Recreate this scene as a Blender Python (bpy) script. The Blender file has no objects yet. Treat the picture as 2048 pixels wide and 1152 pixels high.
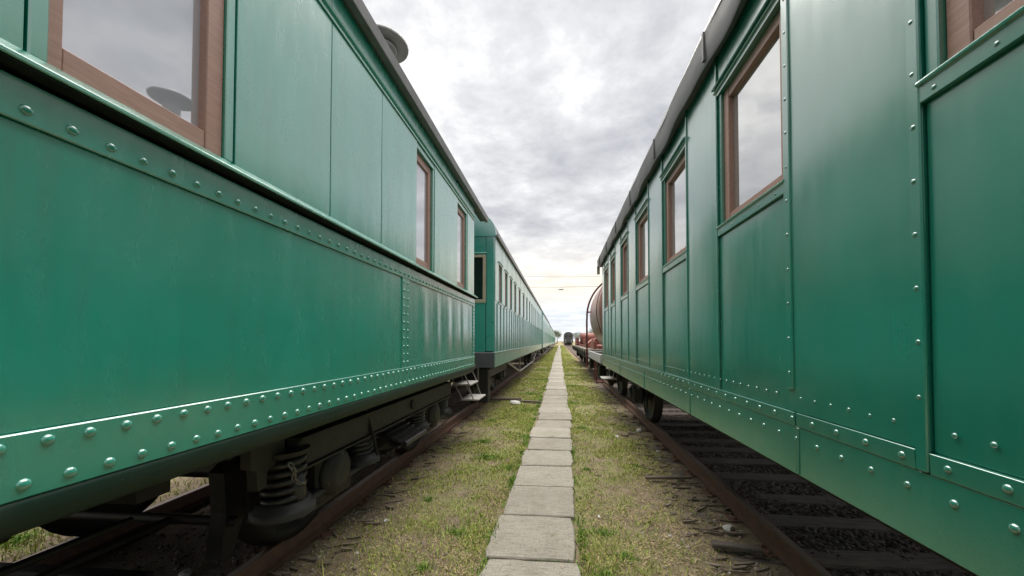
import bpy, math, random
import numpy as np
from mathutils import Vector, Matrix

random.seed(7)
RNG = np.random.default_rng(11)
R = math.radians
S = bpy.context.scene
COL = S.collection

# ------------------------------------------------------------------ camera
cam = bpy.data.cameras.new("camera")
cam.sensor_fit = 'HORIZONTAL'; cam.sensor_width = 36.0
cam.lens = 36.0 * 740.0 / 2048.0
cam.shift_x = -0.015254; cam.shift_y = 0.043558
cam.clip_start = 0.02; cam.clip_end = 6000
camo = bpy.data.objects.new("camera", cam)
camo.location = (0, 0, 1.58)
camo.rotation_euler = (R(90 + 1.3), 0, R(5))
COL.objects.link(camo); S.camera = camo

# ------------------------------------------------------------------ world: broken overcast over a clear sky
SUN_EL, SUN_AZ = R(76), R(-15)      # azimuth from +Y towards +X
W = bpy.data.worlds.new("World"); S.world = W; W.use_nodes = True
nt = W.node_tree; nt.nodes.clear()
def wn(t, **k):
    n = nt.nodes.new(t)
    for a, b in k.items(): setattr(n, a, b)
    return n
def lk(a, b): nt.links.new(a, b)
def wmath(op, a, b=None, clamp=False):
    n = wn('ShaderNodeMath', operation=op, use_clamp=clamp)
    for i, v in enumerate((a, b)):
        if v is None: continue
        if isinstance(v, (int, float)): n.inputs[i].default_value = v
        else: lk(v, n.inputs[i])
    return n.outputs[0]
sky = wn('ShaderNodeTexSky', sky_type='NISHITA', sun_disc=False)
sky.sun_elevation = SUN_EL; sky.sun_rotation = SUN_AZ
tc = wn('ShaderNodeTexCoord')
sep = wn('ShaderNodeSeparateXYZ'); lk(tc.outputs['Generated'], sep.inputs[0])
zc = wmath('MAXIMUM', sep.outputs['Z'], 0.0)
den = wmath('ADD', zc, 0.10)
cx = wmath('DIVIDE', sep.outputs['X'], den); cyy = wmath('DIVIDE', sep.outputs['Y'], den)
comb = wn('ShaderNodeCombineXYZ'); lk(cx, comb.inputs[0]); lk(cyy, comb.inputs[1])
def wnoise(scale, detail, rough, off, dist=0.0):
    m = wn('ShaderNodeMapping'); m.inputs['Location'].default_value = off
    lk(comb.outputs[0], m.inputs[0])
    n = wn('ShaderNodeTexNoise'); n.inputs['Scale'].default_value = scale
    n.inputs['Detail'].default_value = detail; n.inputs['Roughness'].default_value = rough
    n.inputs['Distortion'].default_value = dist
    lk(m.outputs[0], n.inputs['Vector']); return n.outputs[0]
n1 = wnoise(3.4, 10, 0.60, (3.1, 1.7, 0.4), 0.15)
n2 = wnoise(0.75, 4, 0.5, (8.4, 2.2, 4.0))
mixn = wmath('ADD', wmath('MULTIPLY', n1, 0.60), wmath('MULTIPLY', n2, 0.40))
ramp = wn('ShaderNodeValToRGB'); lk(mixn, ramp.inputs[0])
e = ramp.color_ramp.elements
e[0].position = 0.36; e[0].color = (2.08, 2.15, 2.32, 1)
e[1].position = 0.64; e[1].color = (4.6, 4.58, 4.5, 1)
x = e.new(0.46); x.color = (2.66, 2.72, 2.86, 1)
x = e.new(0.54); x.color = (3.30, 3.33, 3.42, 1)
for el in e: el.color = tuple(c * 0.1 for c in el.color[:3]) + (1,)
vm = wn('ShaderNodeVectorMath', operation='SCALE'); lk(ramp.outputs[0], vm.inputs[0]); vm.inputs['Scale'].default_value = 10.0
# thin warm gap low over the horizon, hazy white-blue under it
rh = wn('ShaderNodeValToRGB'); lk(zc, rh.inputs[0])
eh = rh.color_ramp.elements
eh[0].position = 0.0; eh[0].color = (.60, .60, .60, 1)
eh[1].position = 0.30; eh[1].color = (0, 0, 0, 1)
q = eh.new(0.08); q.color = (.66, .66, .66, 1)
q = eh.new(0.17); q.color = (.55, .55, .55, 1)
rc = wn('ShaderNodeValToRGB'); lk(zc, rc.inputs[0])
ec = rc.color_ramp.elements
ec[0].position = 0.0; ec[0].color = (.40, .415, .425, 1)
ec[1].position = 0.24; ec[1].color = (.46, .44, .41, 1)
q = ec.new(0.07); q.color = (.36, .39, .425, 1)
q = ec.new(0.15); q.color = (.50, .45, .345, 1)
vc = wn('ShaderNodeVectorMath', operation='SCALE'); lk(rc.outputs[0], vc.inputs[0]); vc.inputs['Scale'].default_value = 10.0
mh = wn('ShaderNodeMix', data_type='RGBA'); lk(rh.outputs[0], mh.inputs['Factor'])
lk(vm.outputs[0], mh.inputs['A']); lk(vc.outputs[0], mh.inputs['B'])
# small openings to the blue
n3 = wnoise(1.1, 6, 0.55, (21.0, 5.3, 2.0))
rb = wn('ShaderNodeValToRGB'); lk(n3, rb.inputs[0])
rb.color_ramp.elements[0].position = 0.60; rb.color_ramp.elements[0].color = (0, 0, 0, 1)
rb.color_ramp.elements[1].position = 0.76; rb.color_ramp.elements[1].color = (.55, .55, .55, 1)
ms = wn('ShaderNodeMix', data_type='RGBA'); lk(rb.outputs[0], ms.inputs['Factor'])
lk(mh.outputs['Result'], ms.inputs['A']); lk(sky.outputs[0], ms.inputs['B'])
bg = wn('ShaderNodeBackground'); bg.inputs['Strength'].default_value = 0.056
lk(ms.outputs['Result'], bg.inputs['Color'])
wo = wn('ShaderNodeOutputWorld'); lk(bg.outputs[0], wo.inputs[0])

sl = bpy.data.lights.new("sun", 'SUN'); sl.energy = 1.5; sl.angle = R(75); sl.color = (1.0, 0.955, 0.89)
so = bpy.data.objects.new("sun", sl); COL.objects.link(so)
sd = Vector((math.sin(SUN_AZ) * math.cos(SUN_EL), math.cos(SUN_AZ) * math.cos(SUN_EL), math.sin(SUN_EL)))
so.rotation_euler = (-sd).to_track_quat('-Z', 'Y').to_euler(); so.location = (0, 0, 30)

vs = S.view_settings
vs.view_transform = 'Standard'; vs.look = 'None'; vs.gamma = 1.0; vs.use_curve_mapping = False
vs.exposure = 2.25
S.cycles.max_bounces = 8; S.cycles.glossy_bounces = 5; S.cycles.diffuse_bounces = 4
S.cycles.sample_clamp_indirect = 4.0

# ------------------------------------------------------------------ materials
class NT:
    def __init__(self, name):
        self.m = bpy.data.materials.new(name); self.m.use_nodes = True
        self.t = self.m.node_tree
        self.p = self.t.nodes['Principled BSDF']
        self.tc = self.t.nodes.new('ShaderNodeTexCoord'); self.geo = self.t.nodes.new('ShaderNodeNewGeometry')
    def link(self, a, b): self.t.links.new(a, b)
    def setin(self, sock, v):
        if isinstance(v, (int, float)): sock.default_value = v
        elif isinstance(v, tuple): sock.default_value = v if len(v) == 4 or sock.type == 'VECTOR' else v + (1,)
        else: self.link(v, sock)
    def pos(self, scale=(1, 1, 1), obj=False):
        m = self.t.nodes.new('ShaderNodeMapping'); m.inputs['Scale'].default_value = scale
        self.link(self.tc.outputs['Object'] if obj else self.geo.outputs['Position'], m.inputs[0]); return m.outputs[0]
    def noise(self, vec, scale, detail=4, rough=.55, dist=0):
        n = self.t.nodes.new('ShaderNodeTexNoise'); self.link(vec, n.inputs['Vector'])
        n.inputs['Scale'].default_value = scale; n.inputs['Detail'].default_value = detail
        n.inputs['Roughness'].default_value = rough; n.inputs['Distortion'].default_value = dist
        return n.outputs[0]
    def ramp(self, fac, stops):
        n = self.t.nodes.new('ShaderNodeValToRGB'); self.link(fac, n.inputs[0])
        el = n.color_ramp.elements
        while len(el) < len(stops): el.new(0.5)
        for a, (p, c) in zip(el, stops):
            a.position = p
            a.color = (c, c, c, 1) if isinstance(c, (int, float)) else tuple(c) + (1,)
        return n.outputs[0]
    def mix(self, f, a, b, mode='MIX'):
        n = self.t.nodes.new('ShaderNodeMix'); n.data_type = 'RGBA'; n.blend_type = mode
        self.setin(n.inputs['Factor'], f); self.setin(n.inputs['A'], a); self.setin(n.inputs['B'], b)
        return n.outputs['Result']
    def math(self, op, a, b=0.0, clamp=False):
        n = self.t.nodes.new('ShaderNodeMath'); n.operation = op; n.use_clamp = clamp
        self.setin(n.inputs[0], a); self.setin(n.inputs[1], b); return n.outputs[0]
    def bump(self, h, strength, dist, normal=None):
        n = self.t.nodes.new('ShaderNodeBump'); n.inputs['Strength'].default_value = strength
        n.inputs['Distance'].default_value = dist; self.link(h, n.inputs['Height'])
        if normal is not None: self.link(normal, n.inputs['Normal'])
        return n.outputs[0]
    def set(self, **k):
        for a, v in k.items(): self.setin(self.p.inputs[a.replace('_', ' ')], v)
        return self

MAT = {}
def paint(key, col, col2, rough=.26, coat=1.0, wave=1.0, fine=1.0, dirt=.35, spec=.5, cior=2.45):
    n = NT(key)
    v = n.pos()
    a = n.noise(v, 2.2, 5, .6)
    st = n.noise(n.pos((1, 9, .8)), 1.6, 4, .6)                 # vertical rain streaks
    c = n.mix(n.ramp(a, [(.35, 0), (.68, 1)]), col, col2)
    dust = n.ramp(st, [(.52, 0), (.78, dirt)])
    c = n.mix(dust, c, tuple(x * .55 + .035 for x in col))
    r = n.math('ADD', n.math('MULTIPLY', n.noise(n.pos((1, 4, 1)), 5, 4, .6), .18), rough - .09)
    big = n.noise(n.pos((1, 2.6, .30)), 1.7, 3, .5)             # sheet metal that is not quite flat
    b = n.bump(big, .5 * wave, .030)
    mid = n.noise(n.pos((1, 1, .7)), 14, 3, .55)
    b = n.bump(mid, .22 * fine, .0035, b)
    fin = n.noise(v, 160, 2, .5)
    b = n.bump(fin, .10 * fine, .0012, b)
    n.set(Base_Color=c, Roughness=r, Normal=b, Specular_IOR_Level=spec, Coat_Weight=coat, Coat_Roughness=r, Coat_IOR=cior)
    MAT[key] = n.m
paint('green_a', (.010, .275, .186), (.015, .322, .228), rough=.25, wave=.9, fine=1.7)
paint('green_c', (.006, .150, .100), (.009, .182, .124), rough=.23, wave=.4, fine=.35, dirt=.18)
paint('green_b', (.006, .215, .165), (.010, .250, .200), rough=.30, wave=.5, fine=.6)
paint('green_far', (.030, .230, .150), (.045, .270, .180), rough=.34, wave=.6, fine=.6)
paint('green_pale', (.060, .290, .200), (.080, .330, .240), rough=.38, wave=.6, fine=.6)
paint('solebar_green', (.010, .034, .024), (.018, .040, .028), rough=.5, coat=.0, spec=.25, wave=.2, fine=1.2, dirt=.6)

def simple(key, col, col2=None, rough=.5, metal=0.0, scale=6, bump=.2, bdist=.004, bscale=40, obj=False, spec=.5):
    n = NT(key); v = n.pos(obj=obj)
    c = n.mix(n.ramp(n.noise(v, scale, 6, .62), [(.32, 0), (.70, 1)]), col, col2 or col)
    b = n.bump(n.noise(v, bscale, 5, .6), bump, bdist)
    rr = n.math('ADD', n.math('MULTIPLY', n.noise(v, scale * 2.3, 4), .24), rough - .12)
    n.set(Base_Color=c, Roughness=rr, Metallic=metal, Normal=b, Specular_IOR_Level=spec)
    MAT[key] = n.m; return n
def wood_paint(key, c1, c2, rough):
    n = NT(key)
    g = n.noise(n.pos((1, 1, 1)), 3, 4); g2 = n.noise(n.pos((30, 3, 30)), 3, 6, .65, .4)
    c = n.mix(n.ramp(g2, [(.35, 0), (.7, 1)]), c1, c2)
    c = n.mix(n.ramp(g, [(.5, 0), (.75, .35)]), c, (.30, .17, .12))
    n.set(Base_Color=c, Roughness=rough, Normal=n.bump(g2, .35, .0022))
    MAT[key] = n.m
wood_paint('frame_a', (.43, .245, .195), (.33, .180, .145), .45)
wood_paint('frame_c', (.34, .190, .150), (.25, .132, .102), .42)
simple('frame_pale', (.42, .36, .27), (.34, .29, .22), rough=.5)
simple('roof_grey', (.125, .123, .120), (.090, .088, .086), rough=.46, scale=3, bump=.3, bdist=.006, bscale=9)
simple('roof_edge', (.17, .168, .164), (.115, .113, .110), rough=.45, scale=8, bump=.3, bdist=.003)
simple('roof_dark', (.105, .102, .098), (.075, .073, .071), rough=.5, scale=3, bump=.3, bdist=.005, bscale=12)
simple('black_iron', (.010, .010, .011), (.018, .016, .014), rough=.55, scale=9, bump=.35, bdist=.003, spec=.25)
simple('dark_iron', (.024, .024, .024), (.042, .039, .035), rough=.52, scale=7, bump=.3, bdist=.003, spec=.3)
simple('oily_iron', (.035, .035, .036), (.065, .062, .06), rough=.32, metal=.5, scale=14, bump=.3, bdist=.002)
simple('worn_steel', (.30, .29, .28), (.19, .175, .16), rough=.42, metal=.4, scale=14, bump=.3, bdist=.002)
simple('light_step', (.42, .41, .39), (.29, .27, .25), rough=.55, scale=14, bump=.3, bdist=.002)
simple('rust_rail', (.165, .085, .056), (.100, .056, .042), rough=.62, scale=11, bump=.5, bdist=.003, bscale=70)
simple('rail_top', (.185, .115, .080), (.115, .066, .046), rough=.42, metal=.35, scale=8, bump=.3, bdist=.001, bscale=70)
simple('tank_paint', (.33, .195, .16), (.19, .080, .064), rough=.33, scale=1.6, bump=.1, bdist=.004, bscale=6)
simple('tank_red', (.115, .022, .022), (.085, .018, .018), rough=.5, scale=5)
simple('red_paint', (.25, .070, .050), (.17, .052, .040), rough=.5, scale=1.3)
simple('grey_frame', (.40, .40, .39), (.29, .285, .27), rough=.5, scale=5)
simple('vent_grey', (.40, .40, .39), (.31, .31, .30), rough=.5, scale=12)
simple('loco_black', (.055, .058, .066), (.080, .083, .090), rough=.5, scale=2)
simple('pole_wood', (.16, .13, .10), (.11, .09, .07), rough=.8, scale=5)
simple('wire_black', (.05, .05, .05), rough=.6)
simple('lamp_grey', (.45, .45, .44), rough=.5)
simple('white_litter', (.62, .61, .58), (.50, .48, .45), rough=.7, scale=20)
simple('splinter', (.24, .195, .150), (.13, .105, .082), rough=.85, scale=9)
simple('sill_black', (.010, .014, .011), (.022, .024, .018), rough=.8, scale=30, bump=.6, bdist=.004, spec=.15)
simple('bark', (.10, .075, .055), (.07, .055, .04), rough=.9, scale=3, bump=.6, bdist=.03, bscale=6)

n = NT('glass')            # old window glass in front of a dark compartment
w_ = n.noise(n.pos((1, 2.2, 1)), 1.6, 2, .5)
n.set(Base_Color=(.52, .53, .58), Roughness=.015, IOR=3.4, Metallic=.25, Normal=n.bump(w_, .05, .02)); MAT['glass'] = n.m
n = NT('glass_c')
n.set(Base_Color=(.6, .6, .6), Roughness=.03, IOR=3.8, Metallic=0.75, Specular_Tint=(1,1,1), Normal=n.bump(n.noise(n.pos((1, 2.2, 1)), 1.3, 2, .5), .10, .02)); MAT['glass_c'] = n.m
n = NT('glass_plain'); n.set(Base_Color=(.010, .010, .011), Roughness=.05, IOR=1.5); MAT['glass_plain'] = n.m
simple('dark_inside', (.012, .011, .011), rough=.8)

def sleeper_mat():
    n = NT('sleeper_wood')
    g = n.noise(n.pos((2.2, 26, 26)), 2.2, 6, .7, .3)
    c = n.mix(n.ramp(g, [(.3, 0), (.72, 1)]), (.062, .050, .043), (.185, .155, .132))
    c = n.mix(n.ramp(n.noise(n.pos(), 3.3, 4), [(.52, 0), (.72, .5)]), c, (.21, .18, .14))
    n.set(Base_Color=c, Roughness=.85, Normal=n.bump(g, .9, .016)); MAT['sleeper'] = n.m
sleeper_mat()
def slab_mat():
    n = NT('concrete_slab'); v = n.pos()
    c = n.mix(n.ramp(n.noise(v, 3.1, 7, .66), [(.32, 0), (.68, 1)]), (.265, .240, .200), (.410, .380, .325))
    oi = n.t.nodes.new('ShaderNodeObjectInfo')
    c = n.mix(.45, c, n.mix(oi.outputs['Random'], (.24, .215, .178), (.45, .415, .355)))
    c = n.mix(n.ramp(n.noise(n.pos((1, 7, 1)), 8, 6, .75), [(.48, 0), (.74, .75)]), c, (.165, .146, .118))
    c = n.mix(n.ramp(n.noise(n.pos((4, 1, 1)), 14, 5, .7), [(.55, 0), (.72, .5)]), c, (.48, .45, .40))
    c = n.mix(n.ramp(n.noise(v, 70, 3, .65), [(.56, 0), (.68, .7)]), c, (.12, .107, .085))
    c = n.mix(n.ramp(n.noise(v, 5.2, 6, .7), [(.60, 0), (.72, .55)]), c, (.14, .145, .062))
    h = n.math('ADD', n.noise(v, 80, 5, .7), n.math('MULTIPLY', n.noise(n.pos((1, 5, 1)), 7, 5, .65), 1.8))
    n.set(Base_Color=c, Roughness=.9, Normal=n.bump(h, .7, .010), Specular_IOR_Level=.2); MAT['slab'] = n.m
slab_mat()
def ground_mat():
    n = NT('ground_soil'); v = n.pos()
    sx = n.t.nodes.new('ShaderNodeSeparateXYZ'); n.link(n.geo.outputs['Position'], sx.inputs[0])
    dirt = n.mix(n.ramp(n.noise(v, 7, 8, .7), [(.33, 0), (.68, 1)]), (.155, .118, .082), (.340, .272, .185))
    dirt = n.mix(n.ramp(n.noise(v, 55, 4, .7), [(.5, 0), (.72, .65)]), dirt, (.105, .080, .058))
    dirt = n.mix(n.ramp(n.noise(v, 95, 3, .7), [(.60, 0), (.70, .6)]), dirt, (.46, .39, .27))
    moss = n.mix(n.ramp(n.noise(v, 22, 6, .7), [(.35, 0), (.65, 1)]), (.160, .180, .062), (.310, .300, .135))
    gm = n.ramp(n.noise(v, 1.9, 7, .72), [(.44, 0), (.58, 1)])
    # vegetation keeps clear of the ballast: mask by distance across the tracks
    off = n.math('ABSOLUTE', n.math('ADD', sx.outputs[0], .18))
    off = n.math('ADD', off, n.math('MULTIPLY', n.noise(v, 2.5, 4, .6), .7))
    inner = n.ramp(n.math('MULTIPLY', off, .25), [(.33, 1), (.45, 0)])
    far = n.ramp(n.math('MULTIPLY', n.math('ABSOLUTE', sx.outputs[0]), .1), [(.42, 0), (.5, 1)])
    cover = n.math('MAXIMUM', inner, far)
    c = n.mix(n.math('MULTIPLY', gm, cover), dirt, moss)
    bal = n.mix(n.ramp(n.noise(v, 30, 5, .7), [(.35, 0), (.65, 1)]), (.045, .037, .032), (.130, .106, .090))
    br = n.math('MULTIPLY', n.ramp(n.math('MULTIPLY', n.math('ADD', sx.outputs[0], n.math('MULTIPLY', n.noise(v, 5, 3), .25)), .2), [(.335, 0), (.37, 1)]),
                n.ramp(n.math('MULTIPLY', sx.outputs[0], .2), [(.68, 1), (.75, 0)]))
    bl = n.math('MULTIPLY', n.ramp(n.math('MULTIPLY', n.math('ADD', sx.outputs[0], n.math('MULTIPLY', n.noise(v, 4, 3), .3)), -.2), [(.33, 0), (.37, 1)]),
                n.ramp(n.math('MULTIPLY', sx.outputs[0], -.2), [(.70, 1), (.74, 0)]))
    c = n.mix(n.math('MULTIPLY', br, .9), c, bal)
    c = n.mix(n.math('MULTIPLY', bl, .6), c, (.085, .066, .050))
    h = n.math('ADD', n.noise(v, 26, 6, .7), n.math('MULTIPLY', n.noise(v, 110, 4, .7), .5))
    n.set(Base_Color=c, Roughness=.95, Normal=n.bump(h, .9, .022), Specular_IOR_Level=.15); MAT['ground'] = n.m
ground_mat()
def island(key, stops, rough=.7, trans=0.0):
    n = NT(key)
    f = n.math('ADD', n.math('MULTIPLY', n.geo.outputs['Random Per Island'], .65), n.math('MULTIPLY', n.noise(n.pos(), 1.1, 3), .42))
    c = n.ramp(f, stops)
    n.set(Base_Color=c, Roughness=rough, Specular_IOR_Level=.25)
    MAT[key] = n.m
island('grass', [(.15, (.130, .250, .030)), (.38, (.270, .365, .060)), (.60, (.425, .455, .110)), (.80, (.44, .37, .16)), (.95, (.26, .19, .10))])
island('weed', [(.2, (.075, .170, .022)), (.5, (.150, .270, .042)), (.85, (.270, .370, .085))])
island('straw', [(.2, (.44, .33, .18)), (.45, (.56, .44, .25)), (.65, (.30, .22, .13)), (.9, (.15, .11, .075))], .8)
island('gravel', [(.2, (.11, .092, .078)), (.45, (.22, .188, .155)), (.7, (.29, .255, .21)), (.9, (.45, .42, .36))], .85)
island('gravel_dark', [(.2, (.055, .044, .039)), (.5, (.120, .096, .082)), (.8, (.200, .168, .145))], .85)
island('leaf', [(.2, (.050, .075, .020)), (.5, (.085, .115, .032)), (.85, (.130, .150, .050))], .6)

# ------------------------------------------------------------------ mesh helpers
class MB:
    def __init__(self): self.v = []; self.f = []; self.sm = []
    def add(self, vs, fs, smooth=False):
        o = len(self.v); self.v += [tuple(p) for p in vs]
        self.f += [tuple(i + o for i in q) for q in fs]; self.sm += [smooth] * len(fs); return self
    def box(self, x0, x1, y0, y1, z0, z1, b=0.0):
        if x0 > x1: x0, x1 = x1, x0
        if y0 > y1: y0, y1 = y1, y0
        if z0 > z1: z0, z1 = z1, z0
        b = min(b, .45 * min(x1 - x0, y1 - y0, z1 - z0))
        if b <= 0:
            v = [(x, y, z) for x in (x0, x1) for y in (y0, y1) for z in (z0, z1)]
            return self.add(v, [(0, 1, 3, 2), (4, 6, 7, 5), (0, 4, 5, 1), (2, 3, 7, 6), (0, 2, 6, 4), (1, 5, 7, 3)])
        lo = (x0, y0, z0); hi = (x1, y1, z1); idx = {}; v = []
        for sx in (0, 1):
            for sy in (0, 1):
                for sz in (0, 1):
                    s = (sx, sy, sz)
                    for a in range(3):
                        p = []
                        for k in range(3):
                            ed = hi[k] if s[k] else lo[k]
                            p.append(ed if k == a else ed + (-b if s[k] else b))
                        idx[(s, a)] = len(v); v.append(tuple(p))
        f = []
        def quad(a, b_, c, d): f.append((a, b_, c, d))
        for a in range(3):
            u, w = (a + 1) % 3, (a + 2) % 3
            for sa in (0, 1):
                def k(su, sw):
                    s = [0, 0, 0]; s[a] = sa; s[u] = su; s[w] = sw; return idx[(tuple(s), a)]
                q = [k(0, 0), k(1, 0), k(1, 1), k(0, 1)]
                f.append(tuple(q if sa else q[::-1]))
            for su in (0, 1):
                for sw in (0, 1):
                    def k2(sa, ax):
                        s = [0, 0, 0]; s[a] = sa; s[u] = su; s[w] = sw; return idx[(tuple(s), ax)]
                    q = [k2(0, u), k2(1, u), k2(1, w), k2(0, w)]
                    f.append(tuple(q if (su == sw) else q[::-1]))
        for sx in (0, 1):
            for sy in (0, 1):
                for sz in (0, 1):
                    s = (sx, sy, sz); q = [idx[(s, 0)], idx[(s, 1)], idx[(s, 2)]]
                    f.append(tuple(q if (sx + sy + sz) % 2 else q[::-1]))
        return self.add(v, f)
    def prism(self, prof, y0, y1, axis='y', smooth=False, caps=True):
        """closed profile swept along an axis; y: (x,z) profile, x: (y,z) profile, z: (x,y) profile"""
        n = len(prof)
        def P(p, t):
            return (p[0], t, p[1]) if axis == 'y' else ((t, p[0], p[1]) if axis == 'x' else (p[0], p[1], t))
        v = [P(p, y0) for p in prof] + [P(p, y1) for p in prof]
        self.add(v, [(i, (i + 1) % n, n + (i + 1) % n, n + i) for i in range(n)], smooth)
        if caps: self.add(v, [tuple(range(n))[::-1], tuple(range(n, 2 * n))])
        return self
    def lathe(self, prof, origin, axis, seg=20, smooth=True, closed=True):
        """profile of (t along axis, radius)"""
        ax = Vector(axis).normalized(); a = ax.orthogonal().normalized(); b = ax.cross(a); o = Vector(origin)
        v = []
        for t, r in prof:
            for k in range(seg):
                w = 2 * math.pi * k / seg
                v.append(tuple(o + ax * t + (a * math.cos(w) + b * math.sin(w)) * r))
        f = []
        for i in range(len(prof) - 1):
            for k in range(seg):
                k2 = (k + 1) % seg
                f.append((i * seg + k, i * seg + k2, (i + 1) * seg + k2, (i + 1) * seg + k))
        self.add(v, f, smooth)
        if closed:
            self.add(v[:seg], [tuple(range(seg))[::-1]]); self.add(v[-seg:], [tuple(range(seg))])
        return self
    def tube(self, pts, r, seg=8, smooth=True):
        pts = [Vector(p) for p in pts]; rings = []
        up = None
        for i, p in enumerate(pts):
            d = (pts[min(i + 1, len(pts) - 1)] - pts[max(i - 1, 0)]).normalized()
            if up is None: up = d.orthogonal().normalized()
            up = (up - d * up.dot(d)).normalized(); w = d.cross(up)
            rr = r[i] if isinstance(r, (list, tuple)) else r
            rings.append([tuple(p + (up * math.cos(2 * math.pi * k / seg) + w * math.sin(2 * math.pi * k / seg)) * rr) for k in range(seg)])
        v = [q for g in rings for q in g]
        f = [(i * seg + k, i * seg + (k + 1) % seg, (i + 1) * seg + (k + 1) % seg, (i + 1) * seg + k) for i in range(len(pts) - 1) for k in range(seg)]
        self.add(v, f, smooth)
        self.add(rings[0], [tuple(range(seg))[::-1]]); self.add(rings[-1], [tuple(range(seg))])
        return self
    def helix(self, c, r, z0, z1, turns, wire, seg=6, per=14):
        n = int(turns * per)
        return self.tube([(c[0] + r * math.cos(2 * math.pi * i / per), c[1] + r * math.sin(2 * math.pi * i / per), z0 + (z1 - z0) * i / n) for i in range(n + 1)], wire, seg)
    def mesh(self, name):
        m = bpy.data.meshes.new(name); m.from_pydata(self.v, [], self.f)
        m.polygons.foreach_set('use_smooth', self.sm); m.update(); return m
    def build(self, name, mat, parent=None):
        m = self.mesh(name); m.materials.append(MAT[mat])
        o = bpy.data.objects.new(name, m); COL.objects.link(o)
        if parent is not None: put(o, parent)
        return o
def put(o, parent):
    # every object's own location is already in world space and no parent is rotated
    o.parent = parent; o.matrix_parent_inverse = Matrix.Translation(-Vector(parent.location))
def thing(name, loc, label, cat, group=None):
    o = bpy.data.objects.new(name, None); COL.objects.link(o); o.location = loc; o.empty_display_size = .3
    o['label'] = label; o['category'] = cat
    if group: o['group'] = group
    return o
def tag(o, label, cat, group=None):
    o['label'] = label; o['category'] = cat
    if group: o['group'] = group
    return o
def struct(o): o['kind'] = 'structure'; return o
def stuff(o, label=None, cat=None):
    o['kind'] = 'stuff'
    if label: o['label'] = label
    if cat: o['category'] = cat
    return o
def child(name, mesh, parent, loc):
    """share mesh data between alike pieces; loc in world space, parent root un-rotated"""
    o = bpy.data.objects.new(name, mesh); COL.objects.link(o); o.location = loc; put(o, parent); return o

# ------------------------------------------------------------------ ground sheet
def vnoise(x, y, seed=0):
    xi = np.floor(x).astype(np.int64); yi = np.floor(y).astype(np.int64); fx = x - xi; fy = y - yi
    fx = fx * fx * (3 - 2 * fx); fy = fy * fy * (3 - 2 * fy)
    def h(a, b):
        n = (a * 374761393 + b * 668265263 + seed * 982451653) & 0x7fffffff
        n = ((n ^ (n >> 13)) * 1274126177) & 0x7fffffff
        return ((n ^ (n >> 16)) & 0xffff) / 65535.0
    return (h(xi, yi) * (1 - fx) + h(xi + 1, yi) * fx) * (1 - fy) + (h(xi, yi + 1) * (1 - fx) + h(xi + 1, yi + 1) * fx) * fy
def fbm(x, y, sc, seed=0, oc=4):
    t = 0; a = .5; tot = 0
    for i in range(oc):
        t = t + a * vnoise(x * sc, y * sc, seed + i * 17); tot += a; sc *= 2.07; a *= .55
    return t / tot
def ground_z(x, y):
    z = (fbm(x, y, 1.2, 3) - .5) * .05 + (fbm(x, y, 7.0, 5, 3) - .5) * .028
    fall = np.clip(1.2 - np.hypot(x, y - 10) / 60, 0, 1); z = z * fall
    inr = np.clip((x - 1.55) / .12, 0, 1) * np.clip((3.3 - x) / .12, 0, 1)
    z = z - inr * .055
    inl = np.clip((-1.98 - x) / .12, 0, 1) * np.clip((x + 3.65) / .12, 0, 1)
    z = z - inl * .03
    z = z - np.clip((x - .95) / .35, 0, 1) * np.clip((1.62 - x) / .06, 0, 1) * .030 - np.clip((-1.45 - x) / .3, 0, 1) * np.clip((x + 2.05) / .06, 0, 1) * .022
    near = np.exp(-((x + .19) / .48) ** 4); z = z * (1 - .8 * near) - .012 * near
    return z
def grid_lines(lo, hi, step, far, g=1.35):
    a = list(np.arange(lo, hi + 1e-6, step)); s = step; p = hi
    while p < far: s *= g; p += s; a.append(p)
    s = step; p = lo; pre = []
    while p > -far: s *= g; p -= s; pre.append(p)
    return np.array(pre[::-1] + a)
gx = grid_lines(-5.5, 4.5, .065, 2500); gy = grid_lines(.5, 16, .085, 3000, 1.10)
GX, GY = np.meshgrid(gx, gy, indexing='ij'); GZ = ground_z(GX, GY)
nx, ny = GX.shape
V = np.stack([GX.ravel(), GY.ravel(), GZ.ravel()], 1)
I = np.arange(nx * ny).reshape(nx, ny)
Fq = np.stack([I[:-1, :-1].ravel(), I[1:, :-1].ravel(), I[1:, 1:].ravel(), I[:-1, 1:].ravel()], 1)
def np_mesh(name, V, F, mat, smooth=False):
    m = bpy.data.meshes.new(name); k = F.shape[1]
    m.vertices.add(len(V)); m.vertices.foreach_set('co', V.astype(np.float32).ravel())
    m.loops.add(F.size); m.loops.foreach_set('vertex_index', F.astype(np.int32).ravel())
    m.polygons.add(len(F)); m.polygons.foreach_set('loop_start', np.arange(0, F.size, k, dtype=np.int32))
    m.polygons.foreach_set('loop_total', np.full(len(F), k, dtype=np.int32))
    if smooth: m.polygons.foreach_set('use_smooth', np.ones(len(F), dtype=bool))
    m.update(); m.validate(); m.materials.append(MAT[mat])
    o = bpy.data.objects.new(name, m); COL.objects.link(o); return o
struct(np_mesh('ground', V, Fq, 'ground', True))

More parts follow.
